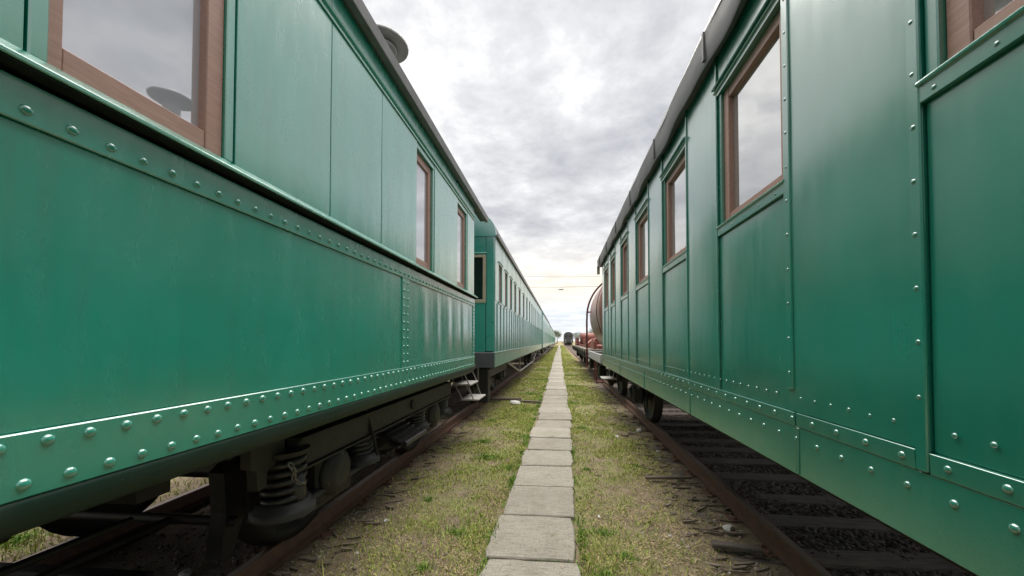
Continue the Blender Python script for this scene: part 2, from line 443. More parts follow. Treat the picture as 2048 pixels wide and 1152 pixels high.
# ------------------------------------------------------------------ concrete path
path = struct(bpy.data.objects.new('path', None)); COL.objects.link(path); path.location = (-.19, 2, 0)
def slab_mesh(seed, broken):
    rnd = random.Random(seed); hw, hl = .322, .3225
    pts = []
    n = 7
    def edge(a, b):
        for i in range(n):
            t = i / n; x = a[0] + (b[0] - a[0]) * t; y = a[1] + (b[1] - a[1]) * t
            c = .35 if i == 0 else 1
            j = rnd.uniform(-.014, .003) * broken
            nx_, ny_ = x / hw, y / hl
            if abs(nx_) > .98: x += math.copysign(j, x) if i else -math.copysign(rnd.uniform(.0, .008) * broken, x)
            if abs(ny_) > .98: y += math.copysign(j * .5, y)
            pts.append((x, y))
    edge((-hw, -hl), (hw, -hl)); edge((hw, -hl), (hw, hl)); edge((hw, hl), (-hw, hl)); edge((-hw, hl), (-hw, -hl))
    N = len(pts); b = .007
    top = [(p[0] * (1 - b / hw), p[1] * (1 - b / hl), rnd.uniform(-.0012, .0012)) for p in pts]
    mid = [(p[0], p[1], -.008 + rnd.uniform(-.004, .002)) for p in pts]
    bot = [(p[0], p[1], -.075) for p in pts]
    mb = MB(); v = top + mid + bot
    mb.add(v, [tuple(range(N))] + [(N + i, N + (i + 1) % N, (i + 1) % N, i) for i in range(N)] + [(2 * N + i, 2 * N + (i + 1) % N, N + (i + 1) % N, N + i) for i in range(N)])
    m = mb.mesh('slab'); m.materials.append(MAT['slab']); return m
slabs = [slab_mesh(i, .8 + .5 * (i % 3)) for i in range(8)]
rs = random.Random(4); y = 2.335 - .665 * 2
LEFT = {2: -.520, 3: -.545, 4: -.520, 5: -.505, 6: -.500, 7: -.47, 8: -.485}
for k in range(78):
    y = 2.335 + .665 * (k - 2) + rs.uniform(-.006, .006)
    xl = LEFT.get(k, -.450 + rs.uniform(-.035, .025) - .002 * max(0, k - 12))
    o = child('slab', slabs[rs.randrange(8)], path, (xl + .325, y, .030 + rs.uniform(-.008, .010)))
    o.rotation_euler = (rs.uniform(-.008, .008), rs.uniform(-.012, .012), rs.uniform(-.012, .012) + (math.pi if rs.random() < .5 else 0))
    o.scale = (rs.uniform(.985, 1.04), rs.uniform(.990, 1.0), 1)
# beyond that the joints can no longer be told apart
far_path = MB().box(-.5, .16, 2.335 + .665 * 75.6, 130, -.05, .034, .004).build('path_run', 'slab', path)

# ------------------------------------------------------------------ railway tracks
RAILP = [(-.057, 0), (.057, 0), (.057, .011), (.013, .024), (.011, .100), (.033, .110), (.035, .128), (.028, .137), (-.028, .137), (-.035, .128), (-.033, .110), (-.011, .100), (-.013, .024), (-.057, .011)]
def sleeper_mesh(seed, L=2.7):
    rnd = random.Random(seed); mb = MB(); n = 9; w = .118
    sec = []
    for i in range(n + 1):
        x = -L / 2 + L * i / n
        e = 1 if 0 < i < n else .93
        sec.append([(x + rnd.uniform(-.012, .012) * (i in (0, n)), -w * e + rnd.uniform(-.006, .006), -.11), (x, -w * e + rnd.uniform(-.007, .007), -.012),
                    (x, -w * e * .86, rnd.uniform(-.006, .003)), (x, w * e * .86, rnd.uniform(-.006, .003)), (x, w * e + rnd.uniform(-.007, .007), -.012), (x, w * e, -.11)])
    v = [p for s in sec for p in s]
    f = [(i * 6 + k, i * 6 + k + 1, (i + 1) * 6 + k + 1, (i + 1) * 6 + k) for i in range(n) for k in range(5)]
    f += [tuple(range(6))[::-1], tuple(range(n * 6, n * 6 + 6))]
    mb.add(v, f); m = mb.mesh('sleeper'); m.materials.append(MAT['sleeper']); return m
sleepers = [sleeper_mesh(i) for i in range(5)]
plate = MB().box(-.15, .15, -.08, .08, 0, .014, .003)
for sx in (-.1, .1):
    for sy in (-.045, .045): plate.box(sx - .012, sx + .012, sy - .012, sy + .012, .0135, .034, .004)
plate_m = plate.mesh('tie_plate'); plate_m.materials.append(MAT['rust_rail'])
def track(xn, xf, y0, y1, z, ys, ymax, seed, plates):
    t = struct(bpy.data.objects.new('railway_track', None)); COL.objects.link(t); t.location = ((xn + xf) / 2, y0, 0)
    rnd = random.Random(seed)
    for xc in (xn, xf):
        mb = MB(); lim = [y0]
        while lim[-1] < y1: lim.append(min(lim[-1] + 12.5, y1))
        for a, b in zip(lim[:-1], lim[1:]):
            mb.prism([(xc + p[0], z - .137 + p[1]) for p in RAILP], a, b - .006)
        r = mb.build('rail', 'rust_rail', t)
        hd = MB()
        for a, b in zip(lim[:-1], lim[1:]): hd.prism([(xc - .026, z - .002), (xc - .024, z + .0015), (xc + .024, z + .0015), (xc + .026, z - .002)], a, b - .006)
        hd.build('rail_head', 'rail_top', r)
    for yy in ys:
        if yy > ymax: break
        o = child('sleeper', sleepers[rnd.randrange(5)], t, ((xn + xf) / 2 + rnd.uniform(-.06, .06), yy + rnd.uniform(-.035, .035), z - .137 - .012 + rnd.uniform(-.018, .0)))
        o.rotation_euler = (0, rnd.uniform(-.006, .006), rnd.uniform(-.045, .045) + (math.pi if rnd.random() < .5 else 0))
        if plates and yy < 14:
            child('tie_plate', plate_m, t, (xn, yy, z - .137 - .013))
    return t
RZ = .130
ys_r = [1.25, 1.85, 2.42, 2.99] + [3.52 + .555 * i for i in range(60)]
track(1.650, 3.172, -8, 320, RZ, ys_r, 30, 3, True)
track(-2.035, -3.557, -8, 320, RZ - .004, [1.2 + .58 * i for i in range(50)], 16, 5, True)

# ------------------------------------------------------------------ coach building blocks
class Side:
    def __init__(self, X0, s): self.X0, self.s = X0, s
    def x(self, d): return self.X0 + self.s * d
    def box(self, mb, d0, d1, y0, y1, z0, z1, b=.002): return mb.box(self.x(d0), self.x(d1), y0, y1, z0, z1, b)
    def part(self, name, mat, parent, d0, d1, y0, y1, z0, z1, b=.002):
        return self.box(MB(), d0, d1, y0, y1, z0, z1, b).build(name, mat, parent)
    def prof(self, mb, prof, y0, y1, smooth=False):
        return mb.prism([(self.x(p[0]), p[1]) for p in prof], y0, y1, 'y', smooth)
def bowed(sd, name, mat, parent, dback, d0, y0, y1, z0, z1, func, ny, nz):
    '''a sheet with a real, gently uneven front; func(y, z, u, v) is its relief in metres'''
    mb = MB(); v = []; e = .0025
    for i in range(ny + 1):
        for j in range(nz + 1):
            u, w = i / ny, j / nz; y = y0 + e + (y1 - y0 - 2 * e) * u; z = z0 + e + (z1 - z0 - 2 * e) * w
            v.append((sd.x(d0 + func(y, z, u, w)), y, z))
    f = [(i * (nz + 1) + j, (i + 1) * (nz + 1) + j, (i + 1) * (nz + 1) + j + 1, i * (nz + 1) + j + 1) for i in range(ny) for j in range(nz)]
    mb.add(v, f, True)
    rim = [i * (nz + 1) for i in range(ny + 1)] + [ny * (nz + 1) + j for j in range(1, nz + 1)] + [i * (nz + 1) + nz for i in range(ny - 1, -1, -1)] + [j for j in range(nz - 1, 0, -1)]
    a = [v[k] for k in rim]; b = []
    for p in a: b.append((sd.x(d0 - e), y0 if p[1] < y0 + 2 * e else (y1 if p[1] > y1 - 2 * e else p[1]), z0 if p[2] < z0 + 2 * e else (z1 if p[2] > z1 - 2 * e else p[2])))
    c = [(sd.x(dback), p[1], p[2]) for p in b]; n = len(a)
    mb.add(a + b, [(k, (k + 1) % n, n + (k + 1) % n, n + k) for k in range(n)]); mb.add(b + c, [(k, (k + 1) % n, n + (k + 1) % n, n + k) for k in range(n)])
    mb.add(c, [tuple(range(n))])
    o = mb.build(name, mat, parent)
    return o
def pillow(amp, seed=0):
    r_ = random.Random(seed); t = r_.uniform(-.35, .35) * amp; k = r_.uniform(.7, 1.3)
    return lambda y, z, u, v: amp * k * (1 - abs(2 * u - 1) ** 3.2) * (1 - abs(2 * v - 1) ** 6) + t * (u - .5) + .0006 * math.sin(z * 7 + seed)
def rivet_mesh(s, mat, r=1.0, h=.62, seg=10):
    prof = [(-.05, r), (h * .45, r * .90), (h * .82, r * .58), (h, r * .16)]
    mb = MB().lathe(prof, (0, 0, 0), (s, 0, 0), seg); m = mb.mesh('rivet'); m.materials.append(MAT[mat]); return m
def rivets(mesh, parent, x, pts, r):
    rnd = random.Random(len(pts))
    for yy, zz in pts:
        o = child('rivet', mesh, parent, (x, yy + rnd.uniform(-.0012, .0012), zz + rnd.uniform(-.0012, .0012)))
        k = r * rnd.uniform(.90, 1.08); o.scale = (k, k, k); o.rotation_euler = (rnd.uniform(0, 6), 0, 0)
def arch(xc, hw, ze, rise, n=18, p=2.0, inset=0.0):
    up = []
    for i in range(n + 1):
        a = math.pi * i / n; c, s_ = math.cos(a), math.sin(a)
        up.append((xc + (hw - inset) * math.copysign(abs(c) ** (2 / p), c), ze + (rise - inset) * abs(s_) ** (2 / p)))
    return up
def roof_mesh(mb, xc, hw, ze, rise, y0, y1, t=.05, p=2.0, smooth=True):
    o = arch(xc, hw, ze, rise, 22, p); i = arch(xc, hw, ze, rise, 22, p, t)
    n = len(o)
    for (ya, yb) in ((y0, y1),):
        v = [(q[0], ya, q[1]) for q in o] + [(q[0], yb, q[1]) for q in o] + [(q[0], ya, q[1]) for q in i] + [(q[0], yb, q[1]) for q in i]
        f = [(k, k + 1, n + k + 1, n + k) for k in range(n - 1)]; mb.add(v, f, smooth)
        f = [(2 * n + k + 1, 2 * n + k, 3 * n + k, 3 * n + k + 1) for k in range(n - 1)]; mb.add(v, f, smooth)
        f = [(k, 2 * n + k, 2 * n + k + 1, k + 1) for k in range(n - 1)] + [(n + k + 1, 3 * n + k + 1, 3 * n + k, n + k) for k in range(n - 1)]
        f += [(0, n, 3 * n, 2 * n), (n - 1, 3 * n - 1, 4 * n - 1, 2 * n - 1)]; mb.add(v, f)
    return mb
def wheel_mb(x, y, side, r=.475, z=RZ):
    """side +1: flange towards -x"""
    s = side; prof = [(-.075, .09), (-.075, .13), (-.055, r * .82), (-.068, r * .85), (-.068, r + .028), (-.040, r + .026), (-.030, r + .002), (.062, r - .003), (.062, r * .86), (.035, r * .83), (.020, .13), (.075, .12), (.075, .08)]
    return MB().lathe(prof, (x, y, z + r), (s, 0, 0), 36)
def mushroom(parent, x, y, zbase, zdisc, r, mat, cone):
    v = MB().lathe([(0, .075), (zdisc - zbase, .075)], (x, y, zbase), (0, 0, 1), 16)
    v.lathe([(zdisc - zbase - .05, .12), (zdisc - zbase - .045, r * .55), (zdisc - zbase - .03, r * .55)], (x, y, zbase), (0, 0, 1), 20)
    o = v.build('roof_vent', mat, parent)
    c = MB().lathe([(-.012, r), (0, r + .004), (.006, r), (cone * .35, r * .62), (cone, .012)], (x, y, zdisc), (0, 0, 1), 28)
    c.build('cap', mat, o)
    return o
def window_unit(sd, parent, y0, y1, z0, z1, frame_mat, glass_mat, jamb_mat, jamb, fw, fb, ft, depth=.05, rec=.025):
    """green reveal, painted wooden sash, pane behind"""
    w = MB()
    a, b = y0 + jamb[0], y1 - jamb[1]
    sd.box(w, -depth, -rec, a, a + fw[0], z0, z1 - .001, .003); sd.box(w, -depth, -rec, b - fw[1], b, z0, z1 - .001, .003)
    sd.box(w, -depth, -rec - .003, a + fw[0] + .0005, b - fw[1] - .0005, z0, z0 + fb, .003); sd.box(w, -depth, -rec - .003, a + fw[0] + .0005, b - fw[1] - .0005, z1 - ft, z1, .003)
    o = w.build('window', frame_mat, parent)
    if jamb[0] or jamb[1]:
        if jamb[0] > .005: sd.part('jamb', jamb_mat, o, -depth - .02, -.006, y0 + .001, a - .001, z0, z1, .003)
        if jamb[1] > .005: sd.part('jamb', jamb_mat, o, -depth - .02, -.006, b + .001, y1 - .001, z0, z1, .003)
    sd.part('pane', glass_mat, o, -depth + .006, -depth + .012, a + fw[0] - .006, b - fw[1] + .006, z0 + fb - .006, z1 - ft + .006, 0)
    return o

# ------------------------------------------------------------------ near left coach: riveted plates
A = thing('passenger_coach', (-2.80, 0, RZ), 'near green riveted passenger coach filling the left side, pink-brown window frames', 'coach', 'green passenger coaches')
sa = Side(-1.28, +1)
YB = -9.0; YE = 5.425
core = MB().box(-4.24, -1.375, YB, YE - .07, 1.19, 3.60)
core.build('body', 'dark_inside', A)
MB().box(-4.29, -1.284, YE - .068, YE - .006, 1.207, 3.66, .01).build('end_wall', 'green_a', A)
MB().box(-4.29, -4.25, YB, YE - .07, 1.2, 3.6, .01).build('far_side', 'green_a', A)
WA = [(.808, 1.341), (3.200, 3.672), (4.530, 5.030), (-1.60, -1.08), (-3.2, -2.68)]
for (a, b) in [(YB, -3.204), (-2.676, -1.604), (-1.076, .170), (.178, .7635), (1.345, 1.9465), (1.9535, 2.5410), (2.5480, 3.196), (3.676, 4.526), (5.034, YE)]:
    bowed(sa, 'upper_panel', 'green_a', A, -.09, 0, a, b, 2.272, 3.385, pillow(.0016, int(a * 31)), 10, 10)
sa.part('pillar_strip', 'green_a', A, -.09, .004, .7685, .8045, 2.272, 3.385, .004)
for (a, b) in WA:
    jr = .038 if a > .5 else .03
    window_unit(sa, A, a, b, 2.284, 3.330, 'frame_a', 'glass', 'green_a', (.002, jr), (.034, .066), .068, .075, depth=.062, rec=.018 if a < 2 else .03)
    sa.part('header', 'green_a', A, -.09, -.004, a - .003, b + .003, 3.333, 3.385, .002)
for a, b in zip([YB, -2, .2, 1.27, 1.95, 2.545, 3.195, 3.68, 4.52, 5.02], [-2, .2, 1.27, 1.95, 2.545, 3.195, 3.68, 4.52, 5.02, YE]):
    sa.part('frieze_panel', 'green_a', A, -.06, 0, a + .003, b - .003, 3.458, 3.68, .003)
sa.prof(MB(), [(-.05, 3.386), (.010, 3.387), (.012, 3.395), (.010, 3.402), (-.003, 3.404), (-.003, 3.428), (.014, 3.431), (.018, 3.440), (.013, 3.450), (-.003, 3.4515), (-.05, 3.457)], YB, YE).build('cornice', 'green_a', A)
# lower plates
def buckle(y, z, u, v):
    p = np.array([y]); q = np.array([z])
    w = math.sin(math.pi * v) ** .5
    return w * (float((fbm(p * 1.0, q * .5, 1.6, 9, 3)[0] - .5)) * .012 + float((fbm(p, q, 6.0, 19, 2)[0] - .5)) * .0022)
def buckle2(y, z, u, v):
    w = math.sin(math.pi * v) ** .4 * math.sin(math.pi * u) ** .3
    return w * (.0026 * math.sin(y * 17.0 + .5) + .0018 * math.sin(y * 9.1 + 2) + .0010 * math.sin(y * 31 + z * 2) + .0008 * math.sin(z * 11 + y * 3))
sa.part('side_plate', 'green_a', A, -.05, 0, YB, .2, 1.3635, 2.0985, .003)
bowed(sa, 'side_plate', 'green_a', A, -.05, 0, .201, 2.8900, 1.3635, 2.0985, buckle, 70, 22)
bowed(sa, 'side_plate', 'green_a', A, -.05, 0, 3.0365, 5.345, 1.3635, 2.0985, buckle2, 90, 14)
sa.part('cover_strip', 'green_a', A, -.05, .010, 2.8905, 3.0360, 1.3635, 2.0985, .003)
sa.part('corner_strip', 'green_a', A, -.05, .010, 5.3455, YE, 1.3635, 2.0985, .004)
sa.part('belt_plate', 'green_a', A, -.05, .012, YB, YE, 2.099, 2.201, .003)
sa.part('bottom_plate', 'green_a', A, -.05, .014, YB, 2.964, 1.206, 1.3630, .0035)
sa.part('bottom_plate', 'green_a', A, -.05, .014, 2.966, YE, 1.206, 1.3630, .0035)
sa.prof(MB(), [(-.05, 2.2215), (.052, 2.2215), (.056, 2.224), (.056, 2.232), (.052, 2.237), (.004, 2.275), (-.05, 2.284)], YB, YE + .03).build('sill_rail', 'green_a', A)
sa.part('sill_underside', 'sill_black', A, -.04, .050, YB, 5.43, 2.2145, 2.2200, .001)  # thin board, near-black and rough, covering the underside of the green sill rail
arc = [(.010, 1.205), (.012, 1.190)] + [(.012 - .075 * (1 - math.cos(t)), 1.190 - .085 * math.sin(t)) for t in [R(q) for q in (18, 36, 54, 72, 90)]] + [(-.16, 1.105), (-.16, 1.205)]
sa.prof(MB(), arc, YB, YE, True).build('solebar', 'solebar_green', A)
rvA = rivet_mesh(+1, 'green_a')
ru = [(.764 + .0832 * k, 2.131) for k in range(-5, 56)]
r1 = [(.817 + .0832 * k, 1.334) for k in range(-5, 56)]
r2 = [(.778 + .0832 * k, 1.239) for k in range(-5, 56)]
rivets(rvA, A, sa.x(.012), ru, .0135)
rivets(rvA, A, sa.x(.014), r1 + r2, .0142)
rv = [(yy, 1.405 + .0655 * k) for yy in (2.925, 3.000) for k in range(11)] + [(5.385, 1.40 + .052 * k) for k in range(14)]
rivets(rvA, A, sa.x(.010), rv, .0115)
rivets(rvA, A, sa.x(.004), [(.98 + .415 * k, 1.178) for k in range(10)], .010)
# roof
rfA = MB(); roof_mesh(rfA, -2.80, 1.585, 3.655, .85, YB, 6.13, .05, 1.45)
roofA = rfA.build('roof', 'roof_grey', A)
sa.prof(MB(), [(.020, 3.585), (.066, 3.585), (.070, 3.590), (.078, 3.668), (.072, 3.676), (.030, 3.672)], YB, 6.135).build('roof_edge', 'roof_edge', roofA)
sa.prof(MB(), [(-.06, 3.60), (.012, 3.60), (.022, 3.655), (-.06, 3.66)], YB, 6.12).build('eave_board', 'roof_dark', roofA)
mushroom(A, -1.68, 3.33, 3.98, 4.40, .235, 'vent_grey', .07)
mushroom(A, -2.0, -2.2, 4.10, 4.47, .195, 'roof_edge', .07)
# underframe
uf = MB().box(-4.2, -1.46, YB, YE, 1.09, 1.188)
for xx in (-2.25, -3.35): uf.box(xx - .05, xx + .05, YB, 6.6, .93, 1.092)
for yy in (-1.5, .35, 1.3): uf.box(-4.1, -1.55, yy - .06, yy + .06, .98, 1.093)
uf.box(-4.1, -1.45, 6.42, 6.56, .88, 1.12)
uf.build('underframe', 'black_iron', A)
MB().box(-4.15, -1.46, YE + .002, 6.40, 1.10, 1.17, .006).build('platform', 'dark_iron', A)
bc = MB().lathe([(0, .02), (.01, .15), (.34, .16), (.42, .10), (.43, .03)], (-2.5, .55, .80), (0, 1, 0), 20)
bc.build('brake_cylinder', 'black_iron', A)
br = MB()
br.tube([(-2.35, .1, .52), (-2.35, 2.1, .50)], .022); br.tube([(-2.15, -1, .72), (-2.15, 1.7, .68)], .018)
br.tube([(-2.45, 1.30, 1.0), (-2.42, 1.32, .40), (-2.40, 1.40, .30), (-2.3, 1.66, .36)], .014)
br.box(-2.9, -2.0, 1.62, 1.70, .34, .44, .01)
br.build('brake_rigging', 'black_iron', A)
# bogie under the coach end
AX = (2.655, 4.82)
bg_ = MB()
for xs in (-1.665, -3.86):
    bg_.box(xs - .05, xs + .03, 2.20, 5.47, .775, .955, .008)
    bg_.box(xs - .07, xs + .05, 2.20, 5.47, .9552, .972, .004); bg_.box(xs - .07, xs + .05, 2.20, 5.47, .758, .7748, .004)
for yy in (2.3, 3.45, 4.02, 5.37): bg_.box(-3.80, -1.72, yy - .07, yy + .07, .72, .92, .01)
bogie = bg_.build('bogie', 'dark_iron', A)
for ya in AX:
    for xs, sdn in ((-1.99, 1), (-3.60, -1)):
        wheel_mb(xs - .03 * sdn, ya, sdn).build('wheel', 'black_iron', bogie)
    MB().tube([(-3.9, ya, RZ + .475), (-1.72, ya, RZ + .475)], .075, 14).build('axle', 'black_iron', bogie)
    z = RZ + .475
    ab = MB().box(-1.92, -1.69, ya - .17, ya + .17, z - .19, z + .17, .03)
    ab.lathe([(0, .165), (.030, .165), (.034, .15), (.045, .148), (.048, .125), (.062, .118), (.066, .06), (.068, .02)], (-1.69, ya, z), (1, 0, 0), 26)
    ab.box(-1.86, -1.66, ya - .60, ya + .60, z - .105, z - .068, .012)
    ab.box(-1.80, -1.72, ya - .30, ya + .30, z - .23, z - .106, .02)
    axb = ab.build('axle_box', 'dark_iron', bogie)
    bolts = MB()
    for k in range(6):
        w = math.pi * k / 3 + .3
        bolts.lathe([(0, .014), (.014, .013)], (-1.655, ya + .136 * math.cos(w), z + .136 * math.sin(w)), (1, 0, 0), 6)
    bolts.build('bolts', 'oily_iron', axb)
    for dy in (-.46, .46):
        first = ya < 3 and dy < 0; xs_ = -1.70 if first else -1.755; ys_ = ya + dy - (.03 if first else 0); zt_ = .90 if first else .745
        sp = MB().helix((xs_, ys_, 0), .105, z - .02, zt_, 6.0 if first else 4.0, .021, 8, 18)
        s_ = sp.build('coil_spring', 'oily_iron', bogie)
        MB().lathe([(0, .175), (.045, .175), (.05, .15), (.075, .148), (.08, .10)], (xs_, ys_, z - .075), (0, 0, 1), 24).build('spring_cup', 'dark_iron', s_)
        MB().lathe([(0, .13), (.03, .14)], (xs_, ys_, zt_ - .017), (0, 0, 1), 20).build('spring_cap', 'dark_iron', s_)
for k in range(6):                                         # transverse elliptic springs under the bolster
    yy = 3.42 + .088 * k
    lf = MB()
    for q in range(5):
        L = .52 - .055 * q; prof_u = []; prof_l = []
        nseg = 7
        for sgn, zc_ in ((1, .655), (-1, .555)):
            pts = []
            for i in range(nseg + 1):
                u = -1 + 2 * i / nseg; xx = -1.98 + L * u
                zz = zc_ + sgn * (.085 * (1 - (L * u / .52) ** 2) + q * .0125 - .045)
                pts.append((xx, zz))
            lf.prism(pts + [(p[0], p[1] + .0105) for p in pts[::-1]], yy - .040, yy + .040, 'y')
    lf.lathe([(-.042, .03), (.042, .03)], (-1.46, yy, .610), (0, 1, 0), 10)
    lf.build('leaf_spring', 'oily_iron', bogie)
pk = MB()
pk.prism([(1.88, 1.00), (2.13, 1.00), (2.13, .86), (2.06, .84), (2.00, .84), (1.99, .745), (1.93, .745), (1.92, .86), (1.88, .88)], -1.73, -1.67, 'x')
pk.build('bracket', 'dark_iron', bogie)
dm = MB().lathe([(0, .03), (.03, .045), (.16, .045), (.165, .03), (.24, .028), (.25, .018), (.30, .018)], (-1.60, 2.16, .60), (-.12, .02, 1), 16)
dm.build('damper', 'oily_iron', bogie)
ch = MB()
pts = [(-1.585 + .015 * math.sin(i), 2.06 + .012 * i, .86 - .030 * i + .0014 * i * i) for i in range(12)]
for i in range(11):
    p, q_ = Vector(pts[i]), Vector(pts[i + 1]); d = (q_ - p).normalized(); u = Vector((1, 0, 0)) if i % 2 else Vector((0, 1, .3)); u = (u - d * u.dot(d)).normalized()
    c = (p + q_) / 2
    ch.tube([tuple(c + d * .024 * math.cos(t) + u * .013 * math.sin(t)) for t in [2 * math.pi * k / 10 for k in range(11)]], .0045, 5)
ch.build('safety_chain', 'worn_steel', bogie)
MB().lathe([(0, .05), (.012, .05)], (-1.632, 4.0, .875), (1, 0, 0), 16).build('bolt_head', 'black_iron', bogie)
MB().tube([(-3.70, 2.08, .50), (-1.92, 2.08, .50)], .03, 8).build('brake_beam', 'black_iron', bogie)
for xs_ in (-2.02, -3.57):
    bs = MB().prism([(2.02, .30), (2.10, .30), (2.185, .52), (2.185, .72), (2.12, .86), (2.03, .80), (2.05, .56)], xs_ - .05, xs_ + .05, 'x'); bs.build('brake_shoe', 'black_iron', bogie)
pp = MB().tube([(-1.56, YB, 1.055), (-1.56, 1.2, 1.055), (-1.60, 1.5, 1.03), (-1.62, 2.1, 1.03)], .022, 8)
for yy in (.2, .9, 1.6): pp.box(-1.60, -1.52, yy - .015, yy + .015, 1.03, 1.10, .003)
pp.build('brake_pipe', 'black_iron', A)
MB().tube([(-1.66, 3.05, .99), (-1.60, 3.10, .70), (-1.62, 3.2, .50), (-1.70, 3.35, .46)], .014, 8).build('air_hose', 'black_iron', bogie)
# steps at the open platform
st = MB().box(-1.63, -1.34, 5.50, 6.02, .905, .930, .006).build('step', 'light_step', A)
st2 = MB().box(-1.50, -1.22, 5.50, 6.04, .680, .705, .006).build('step', 'light_step', A)
hg = MB()
for yy in (5.51, 6.03):
    hg.tube([(-1.66, yy, 1.12), (-1.60, yy, .92), (-1.36, yy, .92)], .011, 6); hg.tube([(-1.58, yy, .90), (-1.47, yy, .69)], .011, 6); hg.tube([(-1.38, yy, .90), (-1.30, yy, .69)], .010, 6)
    hg.tube([(-1.37, yy, .92), (-1.48, yy, 1.15)], .010, 6)
hg.build('step_hanger', 'worn_steel', A)

# ------------------------------------------------------------------ near right coach
Cc = thing('passenger_coach', (2.41, 0, RZ), 'near glossy dark green passenger coach with single windows filling the right side', 'coach', 'green passenger coaches')
sc = Side(.87, -1)
YE = 7.70; YB = -9.0; ZT = 3.17
MB().box(.965, 3.88, YB, YE - .07, 1.08, 3.3).build('body', 'dark_inside', Cc)
MB().box(.874, 3.94, YE - .068, YE - .004, 1.10, 3.25, .01).build('end_wall', 'green_c', Cc)
MB().box(3.90, 3.94, YB, YE - .07, 1.1, 3.2, .01).build('far_side', 'green_c', Cc)
WC = [(.358, .957), (1.504, 2.108), (2.612, 3.206), (3.712, 4.312), (4.815, 5.365), (5.925, 6.420), (6.760, 7.330)]
WC = [(-1.85, -1.25), (-.745, -.145)] + WC
edges = [YB] + [v for w in WC for v in w] + [YE]
for i in range(0, len(edges), 2):
    a, b = edges[i], edges[i + 1]
    bowed(sc, 'pillar_panel', 'green_c', Cc, -.07, -.001, a + .0045, b - .0045, 1.3165, ZT, pillow(.0030, i), 12, 14)
for (a, b) in WC:
    bowed(sc, 'waist_panel', 'green_c', Cc, -.07, -.007, a - .0005, b + .0005, 1.3165, 2.150, pillow(.0040, int(a * 13)), 12, 12)
    sc.part('frieze_panel', 'green_c', Cc, -.07, -.0035, a - .0005, b + .0005, 2.992, ZT, .0035)
    w = window_unit(sc, Cc, a, b, 2.206, 2.932, 'frame_c', 'glass_c', 'green_c', (.020, .034), (.040, .052), .050, .055, depth=.060, rec=.022)
    sill = MB()
    sc.prof(sill, [(-.07, 2.151), (.003, 2.151), (.005, 2.154), (.005, 2.192), (.012, 2.195), (.013, 2.200), (.010, 2.205), (-.07, 2.2055)], a - .004, b + .004)
    sl_ = sill.build('sill', 'green_c', w)
    hood = MB()
    sc.prof(hood, [(-.07, 2.9325), (.003, 2.9325), (.004, 2.946), (.005, 2.951), (.013, 2.953), (.015, 2.958), (.013, 2.962), (.004, 2.970), (.006, 2.974), (.023, 2.973), (.025, 2.978), (.022, 2.982), (.004, 2.9915), (-.07, 2.9915)], a - .010, b + .016)
    hood.build('hood', 'green_c', w)
# vertical cover strips beside the windows
for a, b, z0 in [(.958, .990, 1.268), (1.463, 1.503, 1.40), (2.107, 2.124, 1.33), (2.596, 2.612, 1.33), (3.206, 3.219, 1.33), (3.699, 3.712, 1.33), (4.312, 4.324, 1.33), (4.803, 4.815, 1.33), (5.365, 5.376, 1.33), (5.914, 5.925, 1.33), (6.42, 6.431, 1.33), (6.749, 6.760, 1.33), (7.33, 7.34, 1.33), (-.16, -.13, 1.36), (.32, .355, 1.36)]:
    sc.part('cover_strip', 'green_c', Cc, -.002, .0075, a, b, z0, ZT - .002, .003)
MS = [(YB, -.15), (-.147, .955), (.992, 1.449), (1.4575, 2.590), (2.5955, 3.702), (3.7075, 4.806), (4.8115, 5.916), (5.9215, YE)]
for a, b in MS:
    sc.prof(MB(), [(-.05, 1.2665), (.0030, 1.2665), (.004, 1.268), (.0055, 1.310), (.0055, 1.3145), (.0045, 1.3155), (-.05, 1.3160)], a, b).build('moulding', 'green_c', Cc)
SK = [YB, .18, 1.4535, 2.592, 3.95, 5.50, YE]
for a, b in zip(SK[:-1], SK[1:]):
    sc.part('skirt_panel', 'green_c', Cc, -.05, .001, a + .003, b - .003, 1.088, 1.2655, .003)
    if a > 0: sc.part('skirt_seam', 'green_c', Cc, 0, .005, a - .014, a - .0035, 1.092, 1.262, .002)
rvC = rivet_mesh(-1, 'green_c')
rivets(rvC, Cc, sc.x(.0042), [(.804 + .1118 * k, 1.292) for k in range(-3, 61)], .0098)
rivets(rvC, Cc, sc.x(.001), [(.798 + .1095 * k, 1.219) for k in range(-3, 60)], .0090)
rivets(rvC, Cc, sc.x(-.001), [(.829 + .0752 * k, 1.371) for k in range(-4, 88) if not any(a - .02 < .829 + .0752 * k < b + .02 for a, b in [(.955, .99), (1.46, 1.505)])], .0062)
scr = rivet_mesh(-1, 'green_c', 1.0, .45)
rivets(scr, Cc, sc.x(.0075), [(.975, 1.445 + .1315 * k) for k in range(13)] + [(1.483, 1.46 + .131 * k) for k in range(13)], .0062)
rivets(scr, Cc, sc.x(.005), [(.55 + .125 * k, 2.170) for k in range(4)] + [(1.56 + .125 * k, 2.170) for k in range(5)] + [(2.66 + .125 * k, 2.170) for k in range(5)], .0058)
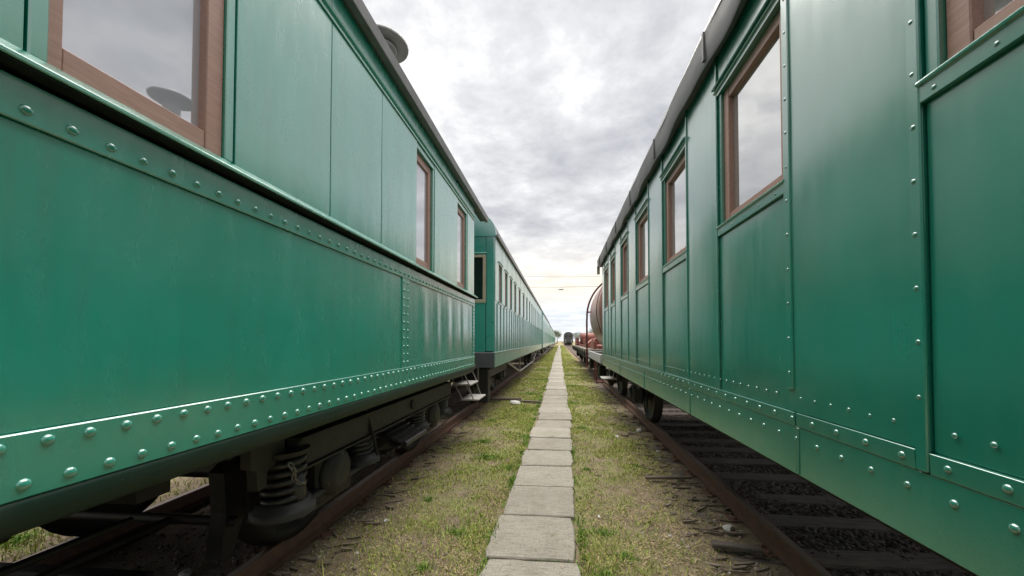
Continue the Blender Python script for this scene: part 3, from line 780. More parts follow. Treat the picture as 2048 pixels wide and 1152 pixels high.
# roof with a deep, slightly wavy canvas edge
XC = 2.41
rc_ = MB(); roof_mesh(rc_, XC, XC - .812, 3.300, 1.05, YB, 8.08, .05, 1.5); roofC = rc_.build('roof', 'roof_grey', Cc)
fas = MB(); nS = 150; v = []; rw = random.Random(2)
prev = 0
for i in range(nS + 1):
    yy = -2 + (8.09 + 2) * i / nS
    wv = .010 * math.sin(yy * 5.69) + .006 * math.sin(yy * 11.9 + 1) + rw.uniform(-.001, .001)
    for d, z in [(.020, 3.140 + wv * .7), (.046, 3.132 + wv), (.052, 3.146 + wv), (.057, 3.24 + wv * .4), (.060, 3.312), (.030, 3.318)]:
        v.append((sc.x(d + wv * .35), yy, z))
fas.add(v, [(i * 6 + k, i * 6 + k + 1, (i + 1) * 6 + k + 1, (i + 1) * 6 + k) for i in range(nS) for k in range(1, 4)], True)
fas.add(v, [(i * 6 + k, i * 6 + k + 1, (i + 1) * 6 + k + 1, (i + 1) * 6 + k) for i in range(nS) for k in (0, 4)])
fas.add(v[:6], [tuple(range(6))]); fas.add(v[-6:], [tuple(range(6))[::-1]])
fas.build('roof_edge', 'roof_dark', roofC)
for yy in (1.02, 2.13, 3.24, 4.35, 5.46, 6.57, 7.68):
    sm = MB(); sc.box(sm, .04, .0665, yy - .012, yy + .012, 3.155, 3.32, .002); sm.build('roof_seam', 'roof_dark', roofC)
sc.prof(MB(), [(-.06, 3.171), (.010, 3.171), (.018, 3.30), (-.06, 3.30)], YB, 8.06).build('eave_board', 'roof_dark', roofC)
mushroom(Cc, 1.42, 3.50, 3.80, 4.125, .19, 'roof_edge', .115)
mushroom(Cc, 1.42, 6.30, 3.80, 4.125, .19, 'roof_edge', .115)
MB().box(.80, .86, 8.05, 8.10, 3.02, 3.20, .006).build('end_bracket', 'frame_pale', Cc)
ufc = MB().box(.98, 3.85, YB, YE, 1.02, 1.079)
for xx in (1.75, 3.05): ufc.box(xx - .05, xx + .05, YB, 8.5, .86, 1.021)
ufc.box(1.1, 3.72, 8.35, 8.48, .84, 1.10); ufc.build('underframe', 'black_iron', Cc)
MB().box(1.0, 3.8, YE, 8.34, 1.03, 1.09, .006).build('platform', 'dark_iron', Cc)
ya = 6.95
for xs, sdn in ((1.665, -1), (3.155, 1)):
    wheel_mb(xs, ya, sdn, .49).build('wheel', 'black_iron', Cc)
MB().tube([(1.3, ya, .62), (3.5, ya, .62)], .07, 14).build('axle', 'black_iron', Cc)
MB().box(1.30, 1.50, ya - .15, ya + .15, .48, .76, .03).lathe([(0, .11), (.03, .11), (.05, .08)], (1.30, ya, .62), (-1, 0, 0), 18).build('axle_box', 'dark_iron', Cc)
ag = MB().prism([(ya - .38, 1.0), (ya - .24, .40), (ya - .17, .40), (ya - .19, .95), (ya + .19, .95), (ya + .17, .40), (ya + .24, .40), (ya + .38, 1.0)], 1.515, 1.54, 'x')
ag.build('axle_guard', 'black_iron', Cc)
ls = MB()
for q in range(6):
    L = .75 - .10 * q; pts = [(ya + L * u, .90 - .13 * (1 - (L * u / .75) ** 2) - q * .013) for u in [-1 + 2 * i / 8 for i in range(9)]]
    ls.prism(pts + [(p[0], p[1] + .011) for p in pts[::-1]], 1.36, 1.45, 'x')
ls.build('leaf_spring', 'dark_iron', Cc)
MB().box(.90, 1.20, 8.00, 8.48, .760, .785, .006).build('step', 'light_step', Cc)
MB().box(1.04, 1.28, 8.02, 8.46, .960, .985, .006).build('step', 'light_step', Cc)
hg = MB()
for yy in (8.01, 8.47): hg.tube([(1.24, yy, 1.06), (1.16, yy, .97), (1.10, yy, .77), (.93, yy, .772)], .012, 6)
hg.build('step_hanger', 'worn_steel', Cc)
bf = MB().lathe([(0, .10), (.28, .10), (.285, .06), (.45, .06), (.452, .20), (.475, .20), (.485, .15)], (1.53, 8.48, 1.03), (0, 1, 0), 20)
bf.build('buffer', 'black_iron', Cc)

# ------------------------------------------------------------------ coaches farther along the left track
def far_coach(y0, y1, X0, label, mat, wins, zw, batten, ztop, endwin=True, detail=2, roofmat='roof_grey'):
    xc = -2.80; hw = X0 - xc
    c = thing('passenger_coach', (xc, (y0 + y1) / 2, RZ), label, 'coach', 'green passenger coaches')
    sd = Side(X0, 1); zs, zh = zw
    MB().box(2 * xc - X0 + .05, X0 - .075, y0 + .06, y1 - .06, 1.06, ztop).build('body', 'dark_inside', c)
    MB().box(2 * xc - X0, 2 * xc - X0 + .045, y0 + .06, y1 - .06, 1.06, ztop, .006).build('far_side', mat, c)
    MB().box(2 * xc - X0 + .002, X0 - .002, y1 - .058, y1, 1.06, ztop, .02).build('end_wall', mat, c)
    # near end with its own window
    xw0, xw1 = X0 - .62, X0 - .19
    e_ = MB()
    e_.box(xw1, X0 - .001, y0, y0 + .058, 1.36, ztop, .03)
    e_.box(2 * xc - X0, xw0, y0, y0 + .058, 1.36, ztop, .012)
    e_.box(xw0 - .001, xw1 + .001, y0 + .004, y0 + .057, 1.36, 2.36, .003); e_.box(xw0 - .001, xw1 + .001, y0 + .004, y0 + .057, 3.28, ztop, .003)
    ew = e_.build('end_wall', mat, c)
    if detail > 1:
        MB().box(2 * xc - X0 + .01, X0 - .004, y0 - .012, y0 + .05, 1.05, 1.355, .01).build('headstock', 'loco_black', c)
        f = MB()
        f.box(xw1 - .05, xw1 + .012, y0 - .014, y0 + .03, 2.335, 3.29, .005); f.box(xw0 - .012, xw0 + .05, y0 - .014, y0 + .03, 2.335, 3.29, .005)
        f.box(xw0 + .0505, xw1 - .0505, y0 - .012, y0 + .03, 2.335, 2.40, .005); f.box(xw0 + .0505, xw1 - .0505, y0 - .012, y0 + .03, 3.24, 3.29, .005)
        wf = f.build('window', 'frame_pale', c)
        MB().box(xw0 + .04, xw1 - .04, y0 + .018, y0 + .024, 2.39, 3.25).build('pane', 'glass_plain', wf)
        MB().box(xw0 - .3, xw1 + .03, y0 - .016, y0 + .003, 3.31, 3.335, .004).build('end_moulding', mat, c)
    ed = [y0 + .06] + [v for w in wins for v in w] + [y1 - .06]
    for i in range(0, len(ed), 2): sd.part('pillar_panel', mat, c, -.06, 0, ed[i] + .002, ed[i + 1] - .002, zs + .002, ztop, .004)
    for (a, b) in wins:
        w = window_unit(sd, c, a, b, zs + .004, zh, 'frame_c', 'glass', mat, (.012, .02), (.03, .04), .05, .05, depth=.055, rec=.03)
        if detail > 1:
            h_ = MB(); sd.prof(h_, [(-.02, zh + .002), (.006, zh + .002), (.010, zh + .03), (.032, zh + .034), (.030, zh + .046), (-.02, zh + .055)], a - .03, b + .03); h_.build('hood', mat, w)
            h_ = MB(); sd.prof(h_, [(-.05, zs - .04), (.010, zs - .04), (.012, zs - .008), (.026, zs - .004), (.024, zs + .003), (-.05, zs + .003)], a - .01, b + .01); h_.build('sill', mat, w)
        sd.part('frieze_panel', mat, c, -.06, -.004, a - .001, b + .001, zh + .0005, ztop, .003)
    yy = y0 + .30; cuts = [y0 + .06]
    while yy < y1 - .15: cuts.append(yy); yy += batten
    cuts.append(y1 - .06); rp = random.Random(int(y0 * 10)); k = 0; yy = y0 + .30
    for a, b in zip(cuts[:-1], cuts[1:]):               # sheets never hang quite parallel
        q = rp.uniform(-.006, .003) if detail > 1 else rp.uniform(-.012, .004); t = rp.uniform(-.006, .002)
        m_ = MB(); x_ = sd.x
        m_.add([(x_(-.004 + q), a + .001, 1.362), (x_(-.004), b - .001, 1.362), (x_(-.004 + t), b - .001, zs + .001), (x_(-.004 + q + t), a + .001, zs + .001),
                (x_(-.06), a + .001, 1.362), (x_(-.06), b - .001, 1.362), (x_(-.06), b - .001, zs + .001), (x_(-.06), a + .001, zs + .001)],
               [(0, 1, 2, 3), (4, 7, 6, 5), (0, 4, 5, 1), (3, 2, 6, 7), (0, 3, 7, 4), (1, 5, 6, 2)])
        m_.build('waist_panel', mat, c)
    bm = MB(); sd.box(bm, -.005, .010, -.014, .014, 1.363, zs - .045, .003); 
    bmesh_ = bm.mesh('batten'); bmesh_.materials.append(MAT[mat])
    while yy < y1 - .15:
        child('batten', bmesh_, c, (0, yy, 0)); yy += batten
    sd.part('moulding', mat, c, -.05, .014, y0 + .01, y1 - .01, 1.335, 1.3615, .004)
    ns = max(2, int((y1 - y0) / 2.3)); L = (y1 - y0 - .02) / ns
    for i in range(ns): sd.part('skirt_panel', mat, c, -.05, 0, y0 + .01 + i * L + .003, y0 + .01 + (i + 1) * L - .003, 1.06, 1.3345, .004)
    # roof: turned-down edges, closed ends
    rf = MB(); roof_mesh(rf, xc, hw + .018, ztop - .04, .62, y0 + .10, y1 - .10, .05, 2.6); ro = rf.build('roof', roofmat, c)
    pr_ = arch(xc, hw + .022, ztop - .06, .645, 22, 2.6); MB().prism(pr_, y0 - .012, y0 + .11).build('roof_end', mat, ro)
    MB().prism(pr_, y1 - .11, y1 + .012).build('roof_end', mat, ro)
    sd.part('roof_edge', 'roof_edge', ro, .023, .050, y0 + .05, y1 - .05, ztop - .055, ztop - .005, .006)
    # underframe, truss rods, running gear
    u = MB().box(2 * xc - X0 + .1, X0 - .12, y0 + .1, y1 - .1, 1.0, 1.058)
    for xx in (-2.25, -3.35): u.box(xx - .05, xx + .05, y0 - .3, y1 + .3, .86, 1.001)
    u.build('underframe', 'black_iron', c)
    tr = MB(); ym = (y0 + y1) / 2; a = (y1 - y0) * .18
    for xx in (X0 - .16,):
        tr.tube([(xx, ym - a * 1.9, .98), (xx, ym - a, .50), (xx, ym + a, .50), (xx, ym + a * 1.9, .98)], .030, 8)
        for q in (-1, 1): tr.box(xx - .03, xx + .03, ym + q * a - .03, ym + q * a + .03, .50, 1.0, .005)
    tr.build('truss_rod', 'worn_steel', c)
    for yb in ([y0 + 2.6, y1 - 2.9] if detail > 0 else []):
        b_ = MB().box(-1.73, -1.65, yb - 1.6, yb + 1.6, .72, .90, .008).box(-3.95, -3.87, yb - 1.6, yb + 1.6, .72, .90, .008).box(-3.86, -1.74, yb - .15, yb + .15, .7, .95, .01)
        bo = b_.build('bogie', 'dark_iron', c)
        for q in (-1.1, 1.1):
            for xs, sn in ((-2.02, 1), (-3.57, -1)): wheel_mb(xs, yb + q, sn).build('wheel', 'black_iron', bo)
            MB().box(-1.9, -1.68, yb + q - .16, yb + q + .16, .45, .74, .03).lathe([(0, .13), (.03, .13), (.05, .09)], (-1.68, yb + q, .6), (1, 0, 0), 16).build('axle_box', 'dark_iron', bo)
            for dq in (-.35, .35):
                if detail > 1: MB().helix((-1.76, yb + q + dq, 0), .09, .45, .72, 4, .02, 6, 12).build('coil_spring', 'oily_iron', bo)
    if detail > 1:
        for xx in (-1.62,):
            lb = MB().lathe([(0, .11), (.30, .11), (.31, .07), (.48, .07), (.485, .21), (.51, .21), (.52, .15)], (xx - .3, y0, 1.02), (0, -1, 0), 20); lb.build('buffer', 'black_iron', c)
        MB().box(-1.62, -1.42, y0 + .02, y0 + .30, .36, 1.04, .02).build('end_step_box', 'black_iron', c)
    for q in (0,):
        MB().box(X0 - .30, X0 - .02, y1 - .75, y1 - .20, .66, .69, .005).build('step', 'light_step', c)
        MB().box(X0 - .34, X0 - .12, y1 - .75, y1 - .20, .87, .90, .005).build('step', 'light_step', c)
        hg = MB()
        for yy in (y1 - .74, y1 - .21): hg.tube([(X0 - .24, yy, 1.04), (X0 - .14, yy, .68)], .012, 6)
        hg.build('step_hanger', 'worn_steel', c)
    return c
wB = [(7.66, 8.13), (8.55, 8.99), (9.42, 9.86), (10.32, 10.80), (11.45, 12.00), (12.75, 13.30), (14.05, 14.60), (15.35, 15.9), (16.65, 17.2), (17.95, 18.5), (19.25, 19.8), (20.55, 21.1), (21.85, 22.4), (23.15, 23.7), (24.45, 25.0)]
far_coach(7.20, 25.9, -1.28, 'second green coach on the left, its end wall and dark end window showing', 'green_b', wB, (2.395, 3.20), .46, 3.72)
def even(a, b, n, w): return [(a + (b - a) * (i + .5) / n - w / 2, a + (b - a) * (i + .5) / n + w / 2) for i in range(n)]
far_coach(27.2, 44.5, -1.26, 'third coach on the left, turquoise green, taller roof than its neighbours', 'green_b', even(27.6, 44.2, 8, .7), (2.40, 3.15), .9, 3.66, detail=1)
far_coach(46.0, 63.5, -1.28, 'fourth coach on the left, paler green, seen at a sharp angle', 'green_far', even(46.4, 63.2, 9, .6), (2.40, 3.15), .9, 3.55, detail=1)
far_coach(65.0, 82.0, -1.28, 'fifth coach on the left, pale green, just a sliver', 'green_pale', even(65.4, 81.6, 9, .6), (2.40, 3.15), .9, 3.50, detail=0)
far_coach(83.5, 104.0, -1.30, 'farthest coach at the end of the left train', 'green_far', even(84, 103.5, 10, .6), (2.40, 3.15), 1.2, 3.45, detail=0)

# ------------------------------------------------------------------ tank wagon behind the right coach
T = thing('tank_wagon', (2.41, 11.4, RZ), 'weathered tank wagon with red hoop ladder behind the right coach', 'tank wagon')
zt, rt_ = 2.42, 1.40; yt0, yt1 = 9.75, 12.75
tk = MB().lathe([(-.34, .05), (-.30, .55), (-.20, 1.0), (-.08, 1.28), (0, 1.385), (.06, rt_), (yt1 - yt0 - .06, rt_), (yt1 - yt0, 1.385), (yt1 - yt0 + .08, 1.28), (yt1 - yt0 + .20, 1.0), (yt1 - yt0 + .30, .55), (yt1 - yt0 + .34, .05)], (2.41, yt0, zt), (0, 1, 0), 48)
tank = tk.build('tank', 'tank_paint', T)
for yy in (10.35,):
    MB().lathe([(-.045, rt_ + .001), (-.045, rt_ + .012), (.045, rt_ + .012), (.045, rt_ + .001)], (2.41, yy, zt), (0, 1, 0), 48, closed=False).build('tank_band', 'tank_red', tank)
MB().lathe([(0, .36), (.30, .36), (.34, .30), (.36, .05)], (2.41, 11.2, zt + rt_ - .05), (0, 0, 1), 24).build('filler_dome', 'tank_red', tank)
wk = MB()
for xx in (1.55, 1.68, 1.81): wk.box(xx - .055, xx + .055, 11.7, 12.9, 3.62, 3.65, .004)
wk.box(1.5, 1.86, 12.0, 12.06, 3.40, 3.62); wk.box(1.5, 1.86, 12.6, 12.66, 3.40, 3.62)
wk.build('walkway', 'black_iron', T)
hp = []
for i in range(15):
    t = R(182 - i * 6.4)
    hp.append((2.41 + 1.475 * math.cos(t), 12.98, zt + 1.50 * math.sin(t)))
hoop = MB().tube([(.93, 12.98, .72), (.93, 12.98, 2.30)] + hp, .032, 8)
hoop.tube([(.93, 12.98, 2.58), (1.06, 12.9, 2.58), (1.12, 12.7, 2.60)], .028, 6)
hoop.tube([(.93, 12.98, 1.13), (1.03, 12.98, 1.13)], .025, 6)
hoop.build('hoop_ladder', 'tank_red', T)
cr = MB()
for yy in (10.2, 12.3): cr.prism([(1.35, 1.15), (3.47, 1.15), (3.20, 1.75), (2.9, 1.35), (1.92, 1.35), (1.62, 1.75)], yy - .12, yy + .12)
cr.build('saddle', 'tank_red', T)
MB().box(.99, 1.07, 9.3, 13.3, 1.02, 1.24, .006).box(3.75, 3.83, 9.3, 13.3, 1.02, 1.24, .006).box(1.071, 3.749, 9.3, 9.42, .98, 1.22, .006).box(1.071, 3.749, 13.18, 13.3, .98, 1.22, .006).build('frame', 'grey_frame', T)
MB().box(1.1, 3.72, 9.45, 13.15, 1.08, 1.14).build('deck', 'dark_iron', T)
for ya in (10.2, 12.45):
    for xs, sn in ((1.665, -1), (3.155, 1)): wheel_mb(xs, ya, sn).build('wheel', 'black_iron', T)
    MB().box(1.28, 1.50, ya - .16, ya + .16, .46, .76, .03).build('axle_box', 'black_iron', T)
    g = MB().prism([(ya - .36, 1.02), (ya - .22, .42), (ya - .16, .42), (ya - .18, .95), (ya + .18, .95), (ya + .16, .42), (ya + .22, .42), (ya + .36, 1.02)], 1.51, 1.54, 'x'); g.build('axle_guard', 'black_iron', T)
    l_ = MB()
    for q in range(5):
        L = .65 - .1 * q; pts = [(ya + L * u, .92 - .11 * (1 - (L * u / .65) ** 2) - q * .013) for u in [-1 + 2 * i / 8 for i in range(9)]]
        l_.prism(pts + [(p[0], p[1] + .011) for p in pts[::-1]], 1.34, 1.43, 'x')
    l_.build('leaf_spring', 'black_iron', T)
for ys, dr in ((9.3, -1), (13.3, 1)):
    for xx in (1.53, 3.29): MB().lathe([(0, .10), (.25, .10), (.255, .06), (.40, .06), (.402, .20), (.425, .20)], (xx, ys, 1.06), (0, dr, 0), 18).build('buffer', 'black_iron', T)
MB().box(.90, 1.10, 9.5, 9.95, .52, .55, .005).box(.90, .93, 9.5, 9.53, .55, 1.03).box(.90, .93, 9.92, 9.95, .55, 1.03).build('step', 'tank_red', T)

# ------------------------------------------------------------------ flat wagons with red loads
def flat_wagon(y0, y1, label):
    w = thing('flat_wagon', (2.41, (y0 + y1) / 2, RZ), label, 'flat wagon', 'flat wagons on the right track')
    MB().box(.98, 3.84, y0, y1, 1.12, 1.26, .01).build('deck', 'pole_wood', w)
    MB().box(1.02, 1.10, y0, y1, .92, 1.118, .006).box(3.72, 3.80, y0, y1, .92, 1.118, .006).box(1.101, 3.719, y0, y0 + .12, .9, 1.118, .006).box(1.101, 3.719, y1 - .12, y1, .9, 1.118, .006).build('frame', 'black_iron', w)
    for ya in (y0 + 1.5, y1 - 1.5):
        for xs, sn in ((1.665, -1), (3.155, 1)): wheel_mb(xs, ya, sn).build('wheel', 'black_iron', w)
        MB().box(1.26, 1.5, ya - .17, ya + .17, .44, .78, .03).build('axle_box', 'black_iron', w)
    for ys, dr in ((y0, -1), (y1, 1)):
        for xx in (1.53, 3.29): MB().lathe([(0, .10), (.25, .10), (.255, .06), (.40, .06), (.402, .20), (.425, .20)], (xx, ys, 1.03), (0, dr, 0), 16).build('buffer', 'grey_frame' if dr < 0 else 'black_iron', w)
    n_ = int((y1 - y0) / 1.2)
    for i in range(n_):
        st_ = MB().box(.955, .978, y0 + .5 + i * 1.2, y0 + .56 + i * 1.2, .98, 1.26, .003); st_.build('stake_pocket', 'black_iron', w)
    return w
flat_wagon(14.4, 21.6, 'brown flat wagon right behind the tank wagon, carrying red machinery')
flat_wagon(22.8, 30.0, 'farther brown flat wagon with low red frames on its deck')
def red_load(x0, x1, y0, y1, h, kind, label):
    z = 1.2605
    o = thing('machine_part', ((x0 + x1) / 2, (y0 + y1) / 2, z), label, 'machinery', 'red machinery on the flat wagons')
    if kind == 0:       # angular bucket-like frame
        MB().prism([(x0, z), (x1, z), (x1, z + h * .7), ((x0 + x1) / 2 + .2, z + h), (x0 + .25, z + h * .8), (x0, z + h * .35)], y0, y1).build('housing', 'red_paint', o)
        MB().tube([(x0 + .1, y0 - .05, z + .06), (x0 + .5, y0 - .05, z + h * 1.1), (x0 + .9, y0 - .05, z + h * .5)], .05, 8).build('arm', 'red_paint', o)
    elif kind == 1:     # drum on a cradle
        MB().box(x0, x1, y0, y1, z, z + .12, .01).build('cradle', 'red_paint', o)
        MB().lathe([(0, .1), (.01, h * .5), (x1 - x0 - .01, h * .5), (x1 - x0, .1)], (x0, (y0 + y1) / 2, z + .12 + h * .5), (1, 0, 0), 22).build('drum', 'red_paint', o)
    else:               # open stake frame
        for yy in np.linspace(y0, y1, 4):
            for xa in (x0, x1 - .1): MB().box(xa, xa + .1, yy - .05, yy + .05, z, z + h, .01).build('stake', 'red_paint', o)
        for q in (.25, .62, .95):
            for xa in (x0 - .022, x1 + .001): MB().box(xa, xa + .021, y0 - .1, y1 + .1, z + h * q - .07, z + h * q + .03, .004).build('slat', 'red_paint', o)
        MB().box(x0 + .2, x1 - .2, y0 + .1, y1 - .1, z, z + h * .55, .04).build('box', 'red_paint', o)
red_load(1.35, 2.6, 14.9, 16.3, .30, 2, 'low red open frame nearest the tank wagon')
red_load(1.25, 2.3, 17.2, 18.6, .50, 0, 'angular red housing with a bent arm on the near flat wagon')
red_load(1.30, 2.9, 19.2, 21.0, .42, 2, 'red slatted frame at the back of the near flat wagon')
red_load(1.30, 2.4, 23.4, 24.8, .72, 1, 'red drum on a cradle on the farther flat wagon')
red_load(1.20, 2.8, 25.6, 29.4, .55, 2, 'long red slatted frame at the end of the farther flat wagon')

# ------------------------------------------------------------------ locomotive far down the right track
Lc = thing('rail_vehicle', (2.75, 126, RZ), 'dark grey round-topped rail vehicle end-on far down the right track', 'rail vehicle')
x0, x1, yl = 1.30, 4.25, 122.0
prof = [(x0, 1.0), (x1, 1.0), (x1, 3.6)] + [((x0 + x1) / 2 + 1.475 * math.cos(R(t)), 3.6 + .95 * math.sin(R(t))) for t in range(10, 180, 10)] + [(x0, 3.6)]
MB().prism(prof, yl, yl + 14).build('body', 'loco_black', Lc)
for a in (x0 + .35, x0 + 1.65):
    wf = MB().box(a, a + .95, yl - .03, yl - .002, 2.75, 3.55, .01).build('window', 'loco_black', Lc)
    MB().box(a + .08, a + .87, yl - .036, yl - .031, 2.83, 3.47).build('pane', 'glass_plain', wf)
MB().box(x0 - .05, x1 + .05, yl - .25, yl - .002, .95, 1.25, .02).build('buffer_beam', 'dark_iron', Lc)
for a in (x0 + .55, x1 - .55):
    MB().lathe([(0, .1), (.4, .1), (.402, .25), (.44, .25)], (a, yl - .25, 1.1), (0, -1, 0), 18).build('buffer', 'worn_steel', Lc)
    MB().lathe([(0, .16), (.12, .18), (.13, .15)], (a, yl - .002, 1.75), (0, -1, 0), 18).build('headlight', 'lamp_grey', Lc)
MB().box(x0 + .2, x1 - .2, yl + .2, yl + 13, .25, .999, .03).build('running_gear', 'black_iron', Lc)
for xs, sn in ((2.0, -1), (3.52, 1)): wheel_mb(xs, yl + 1.4, sn, .5).build('wheel', 'black_iron', Lc)

# ------------------------------------------------------------------ poles, overhead cables, hanging lamp
def pole(x, y, h, label):
    p = thing('utility_pole', (x, y, 0), label, 'pole', 'wooden poles beyond the trains')
    MB().tube([(x, y, -.2), (x, y, h)], [.15, .10], 12).build('shaft', 'pole_wood', p)
    MB().box(x - .6, x + .6, y - .05, y + .05, h - .5, h - .4, .01).build('crossarm', 'pole_wood', p)
    for dx in (-.5, 0, .5): MB().lathe([(0, .03), (.05, .05), (.10, .03)], (x + dx, y, h - .4), (0, 0, 1), 10).build('insulator', 'white_litter', p)
    return p
pole(-11, 40, 8.2, 'left wooden pole carrying the cable with the hanging lamp')
pole(13, 40, 8.2, 'right wooden pole carrying the cable with the hanging lamp')
pole(-14, 62, 13.4, 'left tall wooden pole carrying the highest cable')
pole(16, 62, 13.4, 'right tall wooden pole carrying the highest cable')
pole(-15, 100, 9.2, 'left far wooden pole carrying the low faint cables')
pole(17, 100, 9.2, 'right far wooden pole carrying the low faint cables')
def cable(xa, xb, y, za, zb, sag, r, label):
    pts = [(xa + (xb - xa) * t, y, za + (zb - za) * t - sag * 4 * t * (1 - t)) for t in np.linspace(0, 1, 33)]
    tag(MB().tube(pts, r, 5).build('overhead_cable', 'wire_black', None), label, 'cable', 'cables across the sky'); return pts
pts = cable(-11, 13, 40, 7.75, 7.75, .35, .016, 'thin black cable with the small lamp hanging on it')
cable(-14, 16, 62, 13.0, 12.7, .55, .016, 'highest thin black cable crossing above the hanging lamp')
cable(-15, 17, 100, 8.8, 8.7, .5, .016, 'faint cable crossing low over the far coaches')
cable(-15.5, 17.5, 100, 6.2, 6.1, .5, .014, 'lowest faint cable close above the horizon')
zz = 7.75 - .35 * 4 * (11.1 / 24) * (1 - 11.1 / 24)
lp = thing('hanging_lamp', (.12, 40, zz - .28), 'small grey street lamp hanging from the cable', 'lamp')
MB().lathe([(0, .30), (.03, .31), (.12, .16), (.22, .06), (.26, .05)], (.12, 40, zz - .29), (0, 0, 1), 20).build('shade', 'lamp_grey', lp)
MB().tube([(.12, 40, zz - .06), (.12, 40, zz + .02)], .02, 6).build('hook', 'wire_black', lp)
pst = MB().box(.06, .20, 80.9, 81.05, -.05, .50, .01); tag(pst.build('marker_post', 'pole_wood', None), 'short dark post at the far end of the path', 'post')

# ------------------------------------------------------------------ far trees
def tree(x, y, h, w, seed, label):
    rnd = np.random.default_rng(seed)
    t = thing('tree', (x, y, 0), label, 'tree', 'trees on the horizon')
    tr = MB().tube([(x, y, -.3), (x + .1, y, h * .3), (x, y + .1, h * .6), (x + .2, y, h * .9)], [h * .025, h * .02, h * .013, h * .004], 8)
    lim = []
    for k in range(9):
        a = rnd.uniform(0, 6.28); z0 = h * rnd.uniform(.25, .6); L = w * rnd.uniform(.5, .95)
        end = (x + math.cos(a) * L, y + math.sin(a) * L, z0 + h * rnd.uniform(.12, .32)); lim.append(end)
        tr.tube([(x, y, z0), ((x + end[0]) / 2, (y + end[1]) / 2, (z0 + end[2]) / 2 + h * .02), end], [h * .010, h * .007, h * .003], 6)
    tr.build('trunk', 'bark', t)
    C = np.array([(x, y, h * .85)] + lim + [(x + rnd.uniform(-1, 1) * w * .6, y + rnd.uniform(-1, 1) * w * .6, h * rnd.uniform(.4, .95)) for _ in range(12)])
    n = 2600; c = C[rnd.integers(0, len(C), n)] + rnd.normal(0, 1, (n, 3)) * np.array([w * .2, w * .2, h * .075])
    s = rnd.uniform(.10, .26, n) * (h / 10)
    a1 = rnd.normal(0, 1, (n, 3)); a1 /= np.linalg.norm(a1, axis=1)[:, None]; a2 = np.cross(a1, rnd.normal(0, 1, (n, 3))); a2 /= np.linalg.norm(a2, axis=1)[:, None]
    P = np.stack([c - a1 * s[:, None], c + a2 * s[:, None] * .6, c + a1 * s[:, None], c - a2 * s[:, None] * .6], 1).reshape(-1, 3)
    o = np_mesh('crown', P, np.arange(4 * n).reshape(-1, 4), 'leaf'); put(o, t)
tree(-1.6, 210, 7.5, 2.6, 1, 'small pale tree at the very end of the path')
tree(-9, 230, 9, 4.0, 2, 'rounded tree on the horizon left of the path end')
tree(9.5, 215, 6.5, 3.4, 3, 'low tree on the horizon right of the dark rail vehicle')
tree(18, 190, 8, 4.0, 4, 'broad tree on the horizon behind the flat wagons')
tree(-22, 220, 9, 4.2, 5, 'tall tree on the horizon behind the left coaches')
tree(32, 230, 9, 4.2, 6, 'broad tree on the horizon far to the right')

# ------------------------------------------------------------------ small things on the ground
def debris(name, mb, mat, label, cat, group=None): return tag(mb.build(name, mat, None), label, cat, group)
def plank(x, y, L, w, t, rz, z, tilt=0):
    mb = MB(); c, s = math.cos(rz), math.sin(rz)
    tmp = MB().box(-L / 2, L / 2, -w / 2, w / 2, 0, t, .006)
    mb.add([(x + p[0] * c - p[1] * s, y + p[0] * s + p[1] * c, z + p[2] + p[0] * tilt) for p in tmp.v], tmp.f); return mb
debris('plank', plank(-1.50, 9.75, .95, .13, .05, .12, .02), 'sleeper', 'weathered grey plank lying across the grass beside the left rail', 'plank', 'planks in the grass')
debris('plank', plank(-.78, 9.45, .62, .10, .04, -.25, .02), 'sleeper', 'dark short plank tip nearest the path', 'plank', 'planks in the grass')
debris('stone', MB().lathe([(0, .10), (.03, .15), (.07, .12), (.09, .03)], (-1.13, 9.25, .0), (.1, 0, 1), 9, False), 'white_litter', 'pale flat stone among the planks', 'stone')
debris('splintered_plank', plank(1.22, 4.35, .52, .05, .03, .05, .02, .02), 'pole_wood', 'splintered pale wood strip beside the right rail', 'plank')
debris('wood_scrap', plank(1.32, 2.95, .34, .07, .03, -.2, .015), 'sleeper', 'greyish wood scrap beside the right rail near the camera', 'wood scrap')
LIT = [(1150, 0)]
rs = random.Random(21)
def scrap(x, y, r, seed, mat, label, cat, group):
    rnd = random.Random(seed); n = 7; pts = []
    for k in range(n):
        a = 2 * math.pi * k / n; q = r * rnd.uniform(.55, 1.1); pts.append((x + q * math.cos(a), y + q * 1.1 * math.sin(a)))
    zz_ = float(ground_z(np.array([x]), np.array([y]))[0]) + .004
    v = [(p[0], p[1], zz_ + rnd.uniform(0, .01)) for p in pts] + [(p[0] * .8 + x * .2, p[1] * .8 + y * .2, zz_ + r * rnd.uniform(.35, .7)) for p in pts]
    mb = MB().add(v, [(k, (k + 1) % n, n + (k + 1) % n, n + k) for k in range(n)] + [tuple(range(n, 2 * n))])
    tag(mb.build('pale_stone', mat, None), label, cat, group)
scrap(.92, 6.15, .045, 1, 'white_litter', 'white chip in the grass between the path and the right rail', 'stone', 'pale chips on the ground')
scrap(1.38, 6.75, .060, 2, 'white_litter', 'white chip close against the right rail', 'stone', 'pale chips on the ground')
scrap(1.42, 5.55, .040, 3, 'white_litter', 'small pale chip beside the right rail above the wood strip', 'stone', 'pale chips on the ground')
scrap(.34, 3.38, .020, 4, 'white_litter', 'tiny pale chip close to the right edge of the path', 'stone', 'pale chips on the ground')
scrap(1.42, 3.30, .050, 5, 'white_litter', 'pale stone at the foot of the right rail near the camera', 'stone', 'pale chips on the ground')
scrap(-1.52, 3.15, .028, 6, 'white_litter', 'pale chip on the dirt beside the left rail', 'stone', 'pale chips on the ground')
scrap(-2.55, 2.35, .05, 7, 'white_litter', 'pale stone lying between the left rails', 'stone', 'pale chips on the ground')

